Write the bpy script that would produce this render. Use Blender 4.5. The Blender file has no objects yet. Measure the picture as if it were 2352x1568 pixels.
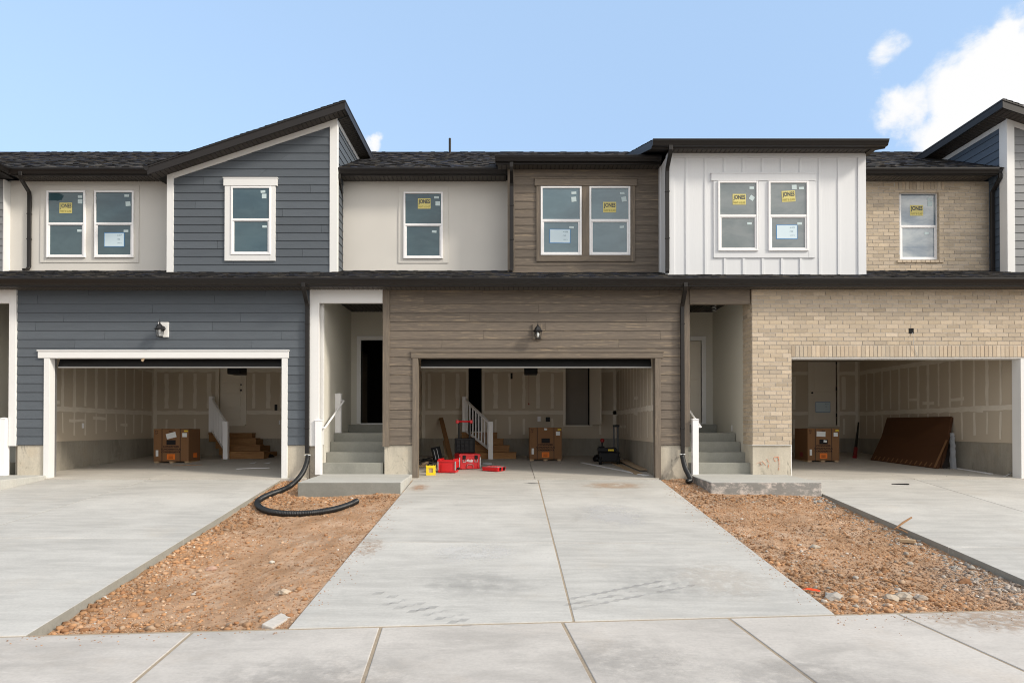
import bpy, math, random
import numpy as np
from mathutils import Vector, Matrix, noise as mnoise
random.seed(7)
rng = np.random.default_rng(11)
S = bpy.context.scene
COL = S.collection
R = math.radians

# ------------------------------------------------------------------ camera model
F = 1502.7          # focal length for a frame 2352 wide
D0 = 13.525         # camera stands this far in front of the garage facade (y = 0)
CAMZ = 1.08         # camera above the garage floor at the door
U0, VH = 1168.0, 980.0
PITCH = R(0.5)
VC = VH - F * math.tan(PITCH)
cp, sp = math.cos(PITCH), math.sin(PITCH)

def at(u, v, y):
    a, b = (u - U0) / F, -(v - VC) / F
    t = (y + D0) / (cp - b * sp)
    return Vector((a * t, y, CAMZ + t * (sp + b * cp)))
def X(u, y=0.0, v=700): return at(u, v, y).x
def Z(v, y=0.0): return at(U0, v, y).z

# ------------------------------------------------------------------ materials
def newmat(name):
    m = bpy.data.materials.new(name); m.use_nodes = True
    n = m.node_tree.nodes; l = m.node_tree.links
    return m, n, l, n['Principled BSDF']

class G:
    """small helper around one node tree"""
    def __init__(s, n, l): s.n, s.l = n, l; s.tc = None
    def coord(s, scale=(1, 1, 1), kind='Object', rot=(0, 0, 0), attr_off=0):
        if s.tc is None: s.tc = s.n.new('ShaderNodeTexCoord')
        m = s.n.new('ShaderNodeMapping'); m.inputs['Scale'].default_value = scale; m.inputs['Rotation'].default_value = rot
        s.l.new(s.tc.outputs[kind], m.inputs['Vector'])
        if attr_off:
            a = s.n.new('ShaderNodeAttribute'); a.attribute_name = 'Col'
            v = s.n.new('ShaderNodeVectorMath'); v.operation = 'SCALE'; v.inputs['Scale'].default_value = attr_off
            s.l.new(a.outputs['Vector'], v.inputs[0]); s.l.new(v.outputs[0], m.inputs['Location'])
        return m.outputs[0]
    def noise(s, vec, scale, detail=4, rough=.55, dist=0):
        t = s.n.new('ShaderNodeTexNoise'); t.inputs['Scale'].default_value = scale; t.inputs['Detail'].default_value = detail
        t.inputs['Roughness'].default_value = rough; t.inputs['Distortion'].default_value = dist
        s.l.new(vec, t.inputs['Vector']); return t.outputs['Fac']
    def ramp(s, fac, p0, p1, c0=0.0, c1=1.0):
        r = s.n.new('ShaderNodeMapRange'); r.interpolation_type = 'SMOOTHSTEP'
        r.inputs[1].default_value = p0; r.inputs[2].default_value = p1; r.inputs[3].default_value = c0; r.inputs[4].default_value = c1
        s.l.new(fac, r.inputs[0]); return r.outputs[0]
    def math(s, op, a, b=None, c=None):
        m = s.n.new('ShaderNodeMath'); m.operation = op
        for i, x in enumerate((a, b, c)):
            if x is None: continue
            if isinstance(x, (int, float)): m.inputs[i].default_value = x
            else: s.l.new(x, m.inputs[i])
        return m.outputs[0]
    def mix(s, fac, a, b, mode='MIX'):
        m = s.n.new('ShaderNodeMix'); m.data_type = 'RGBA'; m.blend_type = mode
        for i, x in ((0, fac), (6, a), (7, b)):
            if isinstance(x, (int, float)): m.inputs[i].default_value = x if i == 0 else (x, x, x, 1)
            elif isinstance(x, tuple): m.inputs[i].default_value = (*x[:3], 1)
            else: s.l.new(x, m.inputs[i])
        return m.outputs[2]
    def attr(s):
        a = s.n.new('ShaderNodeAttribute'); a.attribute_name = 'Col'; return a.outputs['Color']
    def gray(s, f):
        return s.mix(f, (0, 0, 0), (1, 1, 1))
    def bump(s, h, strength, dist, bs, prev=None):
        b = s.n.new('ShaderNodeBump'); b.inputs['Strength'].default_value = strength; b.inputs['Distance'].default_value = dist
        s.l.new(h, b.inputs['Height'])
        if prev is not None: s.l.new(prev, b.inputs['Normal'])
        s.l.new(b.outputs[0], bs.inputs['Normal']); return b.outputs[0]

MATS = {}
def pm(key, col, rough=.6, var=.12, vscale=2.0, stretch=(1, 1, 1), bump=None, attr=False, spec=.35, fine=0.0, metal=0, dirt=0.0, attr_off=0):
    """plain painted / solid surface with soft tonal drift, optional dirt and bump"""
    m, n, l, bs = newmat(key); g = G(n, l)
    vec = g.coord(stretch, attr_off=attr_off)
    f = g.noise(vec, vscale, 5)
    c = g.mix(f, tuple(x * (1 - var) for x in col), tuple(min(1, x * (1 + var)) for x in col))
    if fine:
        f2 = g.noise(vec, 60, 3)
        c = g.mix(g.ramp(f2, .35, .65, 0, fine), c, tuple(x * .6 for x in col))
    if dirt:
        f3 = g.noise(g.coord((1, 1, 1)), 1.3, 6, .7)
        c = g.mix(g.ramp(f3, .5, .8, 0, dirt), c, (.28, .24, .19))
    if attr: c = g.mix(1.0, c, g.attr(), 'MULTIPLY')
    l.new(c, bs.inputs['Base Color'])
    bs.inputs['Roughness'].default_value = rough; bs.inputs['Metallic'].default_value = metal
    bs.inputs['Specular IOR Level'].default_value = spec
    if bump: g.bump(g.noise(g.coord(bump[3] if len(bump) > 3 else (1, 1, 1), attr_off=attr_off), bump[0], 4), bump[1], bump[2], bs)
    MATS[key] = m; return m

def wood_siding(key, base, light, dark, along='x', grain=.9, attr_off=6.0):
    m, n, l, bs = newmat(key); g = G(n, l)
    st = {'x': (1, 1, 22), 'z': (20, 20, 1), 'y': (20, 1, 20)}[along]
    v1 = g.coord(st, attr_off=attr_off); v2 = g.coord(tuple(x * .5 for x in st), attr_off=attr_off)
    a = g.noise(v1, 3.2, 6, .65, .6); b = g.noise(v2, 1.3, 4, .5, 1.2); fine = g.noise(v1, 14, 3, .6)
    c = g.mix(g.ramp(a, .35, .68), dark, base)
    k = g.math('MULTIPLY', g.ramp(b, .50, .66), g.ramp(a, .45, .62))
    c = g.mix(g.math('MULTIPLY', k, grain), c, light)
    c = g.mix(g.ramp(fine, .3, .7, 0, .3), c, dark)
    c = g.mix(1.0, c, g.attr(), 'MULTIPLY')
    l.new(c, bs.inputs['Base Color']); bs.inputs['Roughness'].default_value = .62; bs.inputs['Specular IOR Level'].default_value = .3
    g.bump(a, .5, .004, bs)
    MATS[key] = m; return m

def concrete(key, base, streak=(1.2, 5, 1), stain=.5, dusty=.25, scale=1.0, tan=.25, wash=0.0, crack=0.0, rough=.85):
    m, n, l, bs = newmat(key); g = G(n, l)
    v = g.coord(); vs = g.coord(streak, attr_off=9.0)
    vv = g.coord((1, 1, 1), attr_off=9.0)
    big = g.noise(vv, .55 * scale, 5, .6); mid = g.noise(vs, 1.1 * scale, 6, .65, .4); fin = g.noise(v, 38, 4, .6); spk = g.noise(v, 150, 2)
    lo = tuple(x * (1 - .30 * stain) for x in base); hi = tuple(min(.95, x * (1 + .20 * dusty * 2)) for x in base)
    c = g.mix(g.ramp(mid, .30, .70), lo, base)
    c = g.mix(g.ramp(big, .42, .72, 0, .8), c, hi)
    blot = g.noise(vv, 1.9 * scale, 6, .68, .8)
    c = g.mix(g.ramp(blot, .56, .74, 0, .42 * stain), c, tuple(x * .58 for x in base))
    if tan:
        tn = g.noise(g.coord((1, 1, 1), rot=(.3, .2, .9)), .8 * scale, 6, .7)
        c = g.mix(g.ramp(tn, .52, .75, 0, tan), c, (base[0] * .98, base[1] * .83, base[2] * .66))
    wh = g.noise(vs, 2.6 * scale, 7, .72)
    c = g.mix(g.ramp(wh, .60, .72, 0, .35 * dusty * 2), c, tuple(min(.9, x * 1.35) for x in base))
    if wash:
        w = g.noise(g.coord((1, 1, 1.6)), 3.2, 9, .78, .1)
        c = g.mix(g.ramp(w, .47, .62, 0, wash), c, (.74, .66, .60))
    if crack:
        w = g.noise(g.coord((1, 1, .45)), 1.9, 8, .75, 1.0)
        c = g.mix(g.ramp(w, .55, .63, 0, crack), c, (.09, .09, .08))
        sx = n.new('ShaderNodeSeparateXYZ'); l.new(g.coord(), sx.inputs[0]); dn = g.noise(g.coord((1, 1, .6)), 3.5, 7, .75, .6)
        c = g.mix(g.math('MULTIPLY', g.ramp(sx.outputs['Z'], .42, -.05), g.ramp(dn, .56, .66, 0, .7)), c, (.11, .11, .095))
    sc_ = g.noise(g.coord((streak[0] * 1.5, streak[1] * 4, streak[2]), attr_off=5.0, rot=(0, 0, .06)), 3.0, 7, .7, .3)
    c = g.mix(g.ramp(sc_, .50, .68, 0, .22), c, tuple(x * .70 for x in base)); c = g.mix(g.ramp(sc_, .44, .30, 0, .30), c, tuple(min(.9, x * 1.28) for x in base))
    pit = g.noise(v, 9, 6, .75, .6); c = g.mix(g.ramp(pit, .62, .74, 0, .30), c, tuple(x * .62 for x in base)); c = g.mix(g.ramp(pit, .36, .24, 0, .35), c, tuple(min(.9, x * 1.3) for x in base))
    c = g.mix(g.ramp(fin, .35, .75, 0, .18), c, tuple(x * .5 for x in base))
    l.new(c, bs.inputs['Base Color']); bs.inputs['Roughness'].default_value = rough; bs.inputs['Specular IOR Level'].default_value = .25
    nb = g.bump(fin, .25, .004, bs); g.bump(blot, .25, .012, bs, nb)
    MATS[key] = m; return m

# painted / solid
pm('white_trim', (.76, .755, .74), .55, .03, 3, bump=(30, .25, .003, (1, 1, .15)))
pm('white_trim_flat', (.76, .755, .74), .55, .03, 3, bump=(30, .25, .003, (.15, 1, 1)))
pm('white_vinyl', (.86, .85, .85), .35, .015, 2)
pm('board_panel', (.70, .71, .725), .6, .025, 2, stretch=(1, 1, .2), bump=(26, .35, .005, (1, 1, .08)))
pm('stucco', (.645, .62, .575), .9, .07, 1.1, bump=(130, .45, .004), fine=.12)
pm('stucco_porch', (.62, .595, .525), .9, .04, 1.1, bump=(130, .45, .004))
pm('navy_siding', (.092, .106, .122), .6, .13, 2.2, stretch=(1, 1, 8), bump=(18, .55, .005, (1, 1, 7)), attr=True, attr_off=6.0)
pm('shaded_side_siding', (.085, .112, .150), .6, .12, 2.2, stretch=(1, 1, 8), bump=(18, .5, .005, (1, 1, 7)), attr=True, attr_off=6.0)  # shade on the grey gable's side put into a darker, bluer colour
pm('grey_siding', (.23, .235, .24), .6, .12, 2.2, stretch=(1, 1, 8), bump=(18, .55, .005, (1, 1, 7)), attr=True, attr_off=6.0)
wood_siding('brown_siding', (.192, .155, .120), (.37, .285, .190), (.128, .105, .084), grain=.75)
wood_siding('brown_trim', (.205, .166, .128), (.31, .24, .165), (.145, .119, .093), 'z', .5)
wood_siding('brown_trim_flat', (.205, .166, .128), (.34, .265, .18), (.145, .119, .093), 'x', .6)
pm('gutter_metal', (.0145, .0122, .011), .42, .06, 2, spec=.35)
pm('fascia_metal', (.021, .018, .0165), .48, .06, 2, spec=.3)
pm('soffit_metal', (.078, .069, .060), .55, .06, 2, spec=.35, attr=True)
pm('flashing', (.012, .016, .025), .5, .05, 2)
pm('shingle', (.058, .057, .058), .9, .25, 9, bump=(220, .7, .004), attr=True, fine=.5)
pm('mortar', (.55, .525, .49), .95, .12, 12, bump=(90, .4, .003))
pm('brick', (.522, .430, .322), .88, .09, 14, bump=(110, .45, .003), attr=True, fine=.25)
pm('drywall', (.54, .465, .365), .9, .06, 1.4)
pm('joint_compound', (.70, .64, .545), .9, .12, 5)
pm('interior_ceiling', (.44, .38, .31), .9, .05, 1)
pm('door_paint', (.72, .66, .56), .5, .03, 2)
pm('unlit_black', (.006, .006, .006), .9, .02, 1)  # near-black colour stands in for the darkness of unlit rooms and holes
pm('dark_board', (.24, .215, .185), .7, .2, 1.2)
pm('door_black', (.013, .013, .013), .45, .4, 3, stretch=(.5, 1, 3))  # near-black base for the raised door panels
pm('black_metal', (.012, .012, .013), .4, .1, 8, spec=.5)
pm('black_plastic', (.006, .006, .007), .5, .15, 8, spec=.25)
pm('hose_plastic', (.013, .014, .015), .38, .2, 5, spec=.5)
pm('red_plastic', (.62, .010, .014), .38, .06, 4, spec=.5)
pm('dark_red', (.20, .008, .01), .4, .1, 4)
pm('yellow_plastic', (.85, .62, .02), .45, .06, 5)
pm('steel', (.55, .55, .55), .35, .1, 8, metal=.8)
pm('clear_plastic', (.40, .34, .34), .15, .1, 5, spec=.6)
pm('cardboard', (.225, .115, .052), .85, .08, 3, stretch=(6, 6, 1), fine=.1)
pm('dark_cardboard', (.085, .034, .013), .7, .12, 2.5, stretch=(1, 1, 3), fine=.12)
pm('board_tan', (.50, .37, .24), .85, .10, 3, stretch=(1, 6, 1))
pm('strap_black', (.02, .015, .013), .6, .05, 2)
pm('print_dark', (.022, .010, .012), .8, .05, 2)
pm('print_window', (.012, .011, .012), .8, .05, 2)
pm('orange_label', (.80, .19, .02), .6, .05, 3)
pm('yellow_label', (.75, .55, .04), .6, .05, 3)
pm('paper', (.74, .76, .76), .7, .03, 3)
pm('paper_tint', (.52, .62, .63), .6, .03, 3)
pm('sheet_blue', (.62, .74, .80), .6, .03, 3)
pm('tape_blue', (.06, .25, .55), .6, .06, 3)
pm('sheet_print', (.20, .30, .36), .7, .05, 3)
pm('sticker_yellow', (.64, .56, .20), .55, .04, 3)
pm('sticker_ink', (.06, .07, .09), .6, .02, 3)
pm('sticker_ink_soft', (.32, .27, .07), .6, .02, 3)
pm('bulb_glass', (.85, .86, .85), .2, .01, 3)
pm('orange_paint', (.75, .21, .08), .8, .2, 20)
pm('orange_tape', (.9, .07, .01), .5, .1, 5)
pm('plastic_film', (.42, .43, .44), .35, .1, 8)
pm('seal_grey', (.42, .42, .41), .5, .05, 3)
pm('grey_film', (.26, .265, .275), .4, .2, 10)
wood_siding('pine', (.33, .175, .065), (.44, .25, .105), (.19, .09, .03), 'x', .5, 3)
wood_siding('plank_wood', (.27, .145, .06), (.38, .22, .10), (.17, .085, .035), 'z', .5, 3)
pm('scrap_wood', (.46, .33, .20), .8, .12, 6)
pm('twig_wood', (.36, .20, .10), .85, .15, 8)
pm('rubber', (.010, .010, .010), .8, .1, 6)
concrete('driveway_concrete', (.535, .518, .482), stain=.66, dusty=.36, tan=.18, streak=(1.0, 6, 1))
concrete('slab_edge', (.33, .32, .28), streak=(1, 1, 3), stain=.5, dusty=.2, tan=.2, scale=2)
concrete('sidewalk_concrete', (.545, .508, .464), streak=(1.5, 3, 1), stain=.72, dusty=.34, tan=.20)
concrete('floor_concrete', (.53, .495, .44), stain=.5, dusty=.2, tan=.35)
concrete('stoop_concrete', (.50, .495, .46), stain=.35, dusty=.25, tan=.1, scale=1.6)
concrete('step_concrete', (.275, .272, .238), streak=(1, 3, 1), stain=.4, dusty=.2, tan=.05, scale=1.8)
concrete('stoop_face_shaded', (.25, .25, .225), streak=(1, 1, 1), stain=.5, dusty=.15, tan=.1, scale=2)  # shade on the landing slab's faces put into a darker concrete
concrete('stoop_shaded_washed', (.26, .255, .24), streak=(1, 1, 1), stain=.5, dusty=.2, tan=.1, scale=2, wash=.75)  # same painted shade, plus white wash splashes
concrete('foundation', (.54, .49, .40), streak=(3, 3, .6), stain=.5, dusty=.2, tan=.4, scale=1.5, crack=.55)
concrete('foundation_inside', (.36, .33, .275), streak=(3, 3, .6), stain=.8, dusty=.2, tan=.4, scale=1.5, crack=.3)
concrete('stone_block', (.50, .47, .43), stain=.4, dusty=.3, tan=.2, scale=4)
concrete('asphalt', (.05, .05, .052), stain=.4, dusty=.3, tan=0)
pm('joint_sand', (.36, .29, .21), .95, .25, 20, bump=(60, .6, .006))
pm('saw_cut', (.20, .185, .165), .95, .2, 20)
pm('tyre_stain', (.20, .20, .20), .9, .2, 6)

def dirt_mat():
    m, n, l, bs = newmat('dirt'); g = G(n, l); v = g.coord()
    a = g.noise(v, 1.6, 6, .62, .4); b = g.noise(v, 14, 6, .68); c3 = g.noise(v, 70, 4, .6); d = g.noise(g.coord((1, .45, 1)), 3.2, 6, .7, .6)
    c = g.mix(g.ramp(a, .3, .7), (.35, .205, .112), (.47, .305, .195))
    c = g.mix(g.ramp(d, .48, .70, 0, .7), c, (.55, .42, .315))
    c = g.mix(g.ramp(b, .52, .70, 0, .5), c, (.24, .125, .062))
    c = g.mix(g.ramp(c3, .55, .72, 0, .35), c, (.60, .46, .34))
    e = g.noise(v, .9, 5, .65, .5); c = g.mix(g.ramp(e, .55, .72, 0, .6), c, (.27, .165, .095)); c = g.mix(g.ramp(e, .44, .30, 0, .5), c, (.50, .40, .31))
    c = g.mix(1.0, c, g.attr(), 'MULTIPLY')
    l.new(c, bs.inputs['Base Color']); bs.inputs['Roughness'].default_value = .95; bs.inputs['Specular IOR Level'].default_value = .15
    nb = g.bump(b, .8, .020, bs); g.bump(c3, .8, .006, bs, nb)
    MATS['dirt'] = m
dirt_mat()
pm('pebble', (1, 1, 1), .9, .14, 30, bump=(90, .5, .004), attr=True, spec=.2, fine=.25)

def glass_mat():
    for key, lo, hi, ior in (('window_glass', (.026, .064, .080), (.050, .098, .114), 1.78), ('window_glass_blue', (.070, .130, .160), (.105, .180, .215), 1.85), ('window_glass_grey', (.090, .122, .130), (.165, .190, .195), 1.85), ('window_glass_cloud', (.07, .12, .18), (.36, .40, .42), 1.9)):
        m, n, l, bs = newmat(key); g = G(n, l); v = g.coord((1, 1, 2.2))
        a = g.noise(v, 1.3, 6, .6, .4)
        l.new(g.mix(g.ramp(a, .3, .7), lo, hi), bs.inputs['Base Color']); bs.inputs['Roughness'].default_value = .03  # reflected cloud and sky painted into the pane colour
        bs.inputs['IOR'].default_value = ior; bs.inputs['Specular IOR Level'].default_value = .5
        w = g.noise(g.coord((1, 1, 1)), 2.2, 2); g.bump(w, .05, .004, bs)
        MATS[key] = m
    m, n, l, bs = newmat('lantern_glass')
    bs.inputs['Base Color'].default_value = (.9, .95, .95, 1); bs.inputs['Roughness'].default_value = .02
    bs.inputs['Transmission Weight'].default_value = 1.0; bs.inputs['IOR'].default_value = 1.05; bs.inputs['Alpha'].default_value = .45
    MATS['lantern_glass'] = m
glass_mat()
def stain_mat(key, col, amt, scale, lo=.35, hi=.65):
    m, n, l, bs = newmat(key); g = G(n, l); v = g.coord()
    a = g.noise(v, scale, 6, .7)
    bs.inputs['Base Color'].default_value = (*col, 1); bs.inputs['Roughness'].default_value = .9
    l.new(g.ramp(a, lo, hi, 0, amt), bs.inputs['Alpha']); MATS[key] = m
stain_mat('tyre_dust', (.23, .23, .23), .25, 3.2, .36, .60)
stain_mat('rust_stain', (.48, .30, .17), .45, 5)
stain_mat('spray_paint', (.80, .33, .18), .75, 30, .40, .58)
stain_mat('dust_patch', (.42, .27, .17), .8, 14, .45, .6)
stain_mat('white_powder', (.66, .62, .57), .8, 5, .42, .62)

# ------------------------------------------------------------------ mesh builder
ROOTLOC = {}
class MB:
    def __init__(s): s.v, s.f, s.m, s.c = [], [], [], []
    def face(s, pts, mi=0, col=(1, 1, 1)):
        i = len(s.v); s.v.extend([tuple(p) for p in pts]); s.f.append(tuple(range(i, i + len(pts)))); s.m.append(mi); s.c.append(col)
    def box(s, x0, x1, y0, y1, z0, z1, mi=0, col=(1, 1, 1), M=None, skip=''):
        if x0 > x1: x0, x1 = x1, x0
        if y0 > y1: y0, y1 = y1, y0
        if z0 > z1: z0, z1 = z1, z0
        P = [(x0, y0, z0), (x1, y0, z0), (x1, y1, z0), (x0, y1, z0), (x0, y0, z1), (x1, y0, z1), (x1, y1, z1), (x0, y1, z1)]
        if M is not None: P = [tuple(M @ Vector(p)) for p in P]
        i = len(s.v); s.v.extend(P)
        for k, q in (('b', (0, 3, 2, 1)), ('t', (4, 5, 6, 7)), ('f', (0, 1, 5, 4)), ('r', (1, 2, 6, 5)), ('k', (2, 3, 7, 6)), ('l', (3, 0, 4, 7))):
            if k in skip: continue
            s.f.append(tuple(i + a for a in q)); s.m.append(mi); s.c.append(col)
        return s
    def prism(s, poly, a0, a1, axis='y', mi=0, col=(1, 1, 1), M=None):
        """poly: points in the two other axes, extruded along axis. y: (x,z)  x: (y,z)  z: (x,y)"""
        mk = {'y': lambda p, a: (p[0], a, p[1]), 'x': lambda p, a: (a, p[0], p[1]), 'z': lambda p, a: (p[0], p[1], a)}[axis]
        n = len(poly); i = len(s.v)
        P = [mk(p, a0) for p in poly] + [mk(p, a1) for p in poly]
        if M is not None: P = [tuple(M @ Vector(p)) for p in P]
        s.v.extend(P)
        area = sum(poly[k][0] * poly[(k + 1) % n][1] - poly[(k + 1) % n][0] * poly[k][1] for k in range(n))
        fl = (area > 0) == (a1 > a0)
        if axis == 'y': fl = not fl
        F1 = [tuple(i + k for k in range(n)), tuple(i + n + k for k in range(n))[::-1]]
        F1 += [(i + k, i + n + k, i + n + (k + 1) % n, i + (k + 1) % n) for k in range(n)]
        for q in F1:
            s.f.append(q[::-1] if fl else q); s.m.append(mi); s.c.append(col)
        return s
    def sweep(s, path, prof, mi=0, col=(1, 1, 1), ref=(1, 0, 0), caps=True, scale=None):
        """prof: list of (a,b) in the frame (side, up); ref fixes the side direction"""
        path = [Vector(p) for p in path]; n = len(prof); base = len(s.v); ref = Vector(ref)
        for k, p in enumerate(path):
            t = (path[min(k + 1, len(path) - 1)] - path[max(k - 1, 0)]).normalized()
            side = ref - t * ref.dot(t)
            if side.length < 1e-4: side = Vector((0, 1, 0)) - t * t.y
            side.normalize(); up = t.cross(side)
            sc = 1 if scale is None else scale[k]
            for a, b in prof: s.v.append(tuple(p + side * a * sc + up * b * sc))
        for k in range(len(path) - 1):
            for j in range(n):
                a = base + k * n + j; b = base + k * n + (j + 1) % n
                s.f.append((a, b, b + n, a + n)); s.m.append(mi); s.c.append(col)
        if caps:
            s.f.append(tuple(base + j for j in range(n))[::-1]); s.m.append(mi); s.c.append(col)
            e = base + (len(path) - 1) * n
            s.f.append(tuple(e + j for j in range(n))); s.m.append(mi); s.c.append(col)
        return s
    def tube(s, path, r, n=10, **k):
        return s.sweep(path, [(r * math.cos(2 * math.pi * j / n), r * math.sin(2 * math.pi * j / n)) for j in range(n)], **k)
    def lathe(s, prof, c, n=16, mi=0, col=(1, 1, 1), rot=0.0, M=None):
        i = len(s.v); m = len(prof)
        for r, z in prof:
            for j in range(n):
                a = rot + 2 * math.pi * j / n
                p = Vector((r * math.cos(a), r * math.sin(a), z))
                if M is not None: p = M @ p
                s.v.append(tuple(p + Vector(c)))
        for k in range(m - 1):
            for j in range(n):
                a, b = i + k * n + j, i + k * n + (j + 1) % n
                s.f.append((a, b, b + n, a + n)); s.m.append(mi); s.c.append(col)
        s.f.append(tuple(i + j for j in range(n))[::-1]); s.m.append(mi); s.c.append(col)
        s.f.append(tuple(i + (m - 1) * n + j for j in range(n))); s.m.append(mi); s.c.append(col)
        return s
    def text(s, txt, c, w, h, mi=0, ex=(1, 0, 0), ez=(0, 0, 1), shear=0, bold=.0):
        V, Fs = text_geo(txt, bold); ex, ez, c = Vector(ex), Vector(ez), Vector(c); i = len(s.v)
        for x, z in V: s.v.append(tuple(c + ex * ((x + shear * z) * w) + ez * (z * h)))
        for q in Fs: s.f.append(tuple(i + k for k in q)); s.m.append(mi); s.c.append((1, 1, 1))
        return s
    def xform(s, M):
        s.v = [tuple(M @ Vector(p)) for p in s.v]; return s
    def build(s, name, mats, parent=None, local=False, bevel=0, smooth=False, seg=2):
        if isinstance(mats, str): mats = [mats]
        me = bpy.data.meshes.new(name)
        V = np.array(s.v, dtype=float)
        if parent is not None and not local:
            V = V - np.array(ROOTLOC.get(parent.name, (0, 0, 0)))
        me.from_pydata(V.tolist(), [], s.f)
        for k in mats: me.materials.append(MATS[k])
        me.polygons.foreach_set('material_index', s.m)
        ca = me.color_attributes.new('Col', 'FLOAT_COLOR', 'CORNER')
        ln = [len(q) for q in s.f]
        cc = np.repeat(np.array([(*c, 1.0) for c in s.c], dtype=np.float32), ln, axis=0)
        ca.data.foreach_set('color', cc.ravel())
        if smooth: me.polygons.foreach_set('use_smooth', [True] * len(me.polygons))
        me.update()
        o = bpy.data.objects.new(name, me); COL.objects.link(o)
        if parent is not None:
            o.parent = parent; ROOTLOC[o.name] = ROOTLOC.get(parent.name, (0, 0, 0))
        if bevel:
            b = o.modifiers.new('soft_edge', 'BEVEL'); b.width = bevel; b.segments = seg; b.limit_method = 'ANGLE'; b.angle_limit = R(40)
        return o

_TG = {}
def text_geo(txt, bold):
    k = (txt, bold)
    if k in _TG: return _TG[k]
    cu = bpy.data.curves.new('tmp', 'FONT'); cu.body = txt; cu.size = 1; cu.offset = bold; cu.resolution_u = 3
    o = bpy.data.objects.new('tmp', cu); COL.objects.link(o)
    dg = bpy.context.evaluated_depsgraph_get(); me = bpy.data.meshes.new_from_object(o.evaluated_get(dg))
    V = np.array([v.co[:2] for v in me.vertices]); lo, hi = V.min(0), V.max(0)
    V = (V - (lo + hi) / 2) / (hi - lo)
    _TG[k] = (V.tolist(), [tuple(p.vertices) for p in me.polygons])
    bpy.data.objects.remove(o); bpy.data.curves.remove(cu); bpy.data.meshes.remove(me)
    return _TG[k]

def tag(o, label=None, cat=None, group=None, kind=None):
    if label: o['label'] = label
    if cat: o['category'] = cat
    if group: o['group'] = group
    if kind: o['kind'] = kind
    return o
def thing(name, label, cat, loc=(0, 0, 0), rotz=0.0, group=None):
    o = bpy.data.objects.new(name, None); COL.objects.link(o); o.location = loc; o.rotation_euler = (0, 0, rotz)
    o.empty_display_size = .2
    ROOTLOC[o.name] = tuple(loc); return tag(o, label, cat, group)
def rc(a=.06, warm=0): 
    k = 1 + random.uniform(-a, a); return (k * (1 + warm), k, k * (1 - warm))

# ------------------------------------------------------------------ builders for walls
def lap(mb, z0, z1, y, spans, course=.182, lip=.017, board=3.66, axis='x', sgn=-1):
    """overlapping horizontal boards; spans(zb, zt) -> [(b0, b1, t0, t1)]"""
    z = z0; k = 0
    while z < z1 - .01:
        zt = min(z + course, z1)
        for (b0, b1, t0, t1) in spans(z, zt):
            cuts = [0.0]; L = b1 - b0
            if L > board * .55:
                q = (k * 1.37 + random.uniform(0, .9)) % board
                while q < L - .3:
                    if q > .3: cuts.append(q / L)
                    q += board
            cuts.append(1.0)
            for a, b in zip(cuts[:-1], cuts[1:]):
                g = .0022 / max(L, .1); a2 = a + (g if a > 0 else 0); b2 = b - (g if b < 1 else 0)
                xb0, xb1 = b0 + L * a2, b0 + L * b2
                xt0, xt1 = t0 + (t1 - t0) * a2, t0 + (t1 - t0) * b2
                c = rc(.07)
                yb, yt, yk = y + sgn * lip, y + sgn * .003, y - sgn * .004
                if axis == 'x':
                    P = lambda s_, d_, z_: (s_, d_, z_)
                else:
                    P = lambda s_, d_, z_: (d_, s_, z_)
                q1 = [P(xb0, yb, z), P(xb1, yb, z), P(xt1, yt, zt), P(xt0, yt, zt)]
                q2 = [P(xb0, yk, z), P(xb1, yk, z), P(xb1, yb, z), P(xb0, yb, z)]
                q3 = [P(xb1, yb, z), P(xb1, yk, z), P(xt1, yk, zt), P(xt1, yt, zt)]
                q4 = [P(xb0, yk, z), P(xb0, yb, z), P(xt0, yt, zt), P(xt0, yk, zt)]
                for q, kk in ((q1, 1), (q2, .22), (q3, .3), (q4, .6)): mb.face(q, 0, tuple(w * kk for w in c))  # course shadow lines painted in: lip undersides and board ends darkened
        z = zt; k += 1
    return mb

def bricks(mb, z0, z1, spans, y, ch=.0852, bl=.252, axis='x', sgn=-1, off=0):
    """running bond, each brick a small block standing 9 mm proud of the mortar; spans(zmid) -> [(a,b)]"""
    k = 0; z = z0; J = .010
    while z < z1 - .02:
        zt = min(z + ch, z1) - J
        st = ((k + off) % 2) * bl * .5 + (k % 3) * .012
        for a, b in spans((z + zt) / 2):
            x = a - st
            while x < b:
                p, q = max(x, a), min(x + bl - J, b)
                if q - p > .02:
                    kk = random.gauss(1, .08); h = random.uniform(-.03, .03); c = (kk * (1 + h * .4), kk, kk * (1 - h))
                    d = random.uniform(.006, .011)
                    if axis == 'x': mb.box(p, q, y + sgn * d, y - sgn * .01, z, zt, 0, c)
                    else: mb.box(y + sgn * d, y - sgn * .01, p, q, z, zt, 0, c)
                x += bl
        z += ch; k += 1
    return mb
def soldiers(mb, a, b, z0, z1, y, w=.0845):
    x = a
    while x < b - .02:
        kk = random.gauss(1, .07); h = random.uniform(-.03, .03)
        mb.box(x, min(x + w - .010, b), y - random.uniform(.008, .013), y + .01, z0, z1 - .008, 0, (kk * (1 + h), kk, kk * (1 - h))); x += w
    return mb

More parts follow.
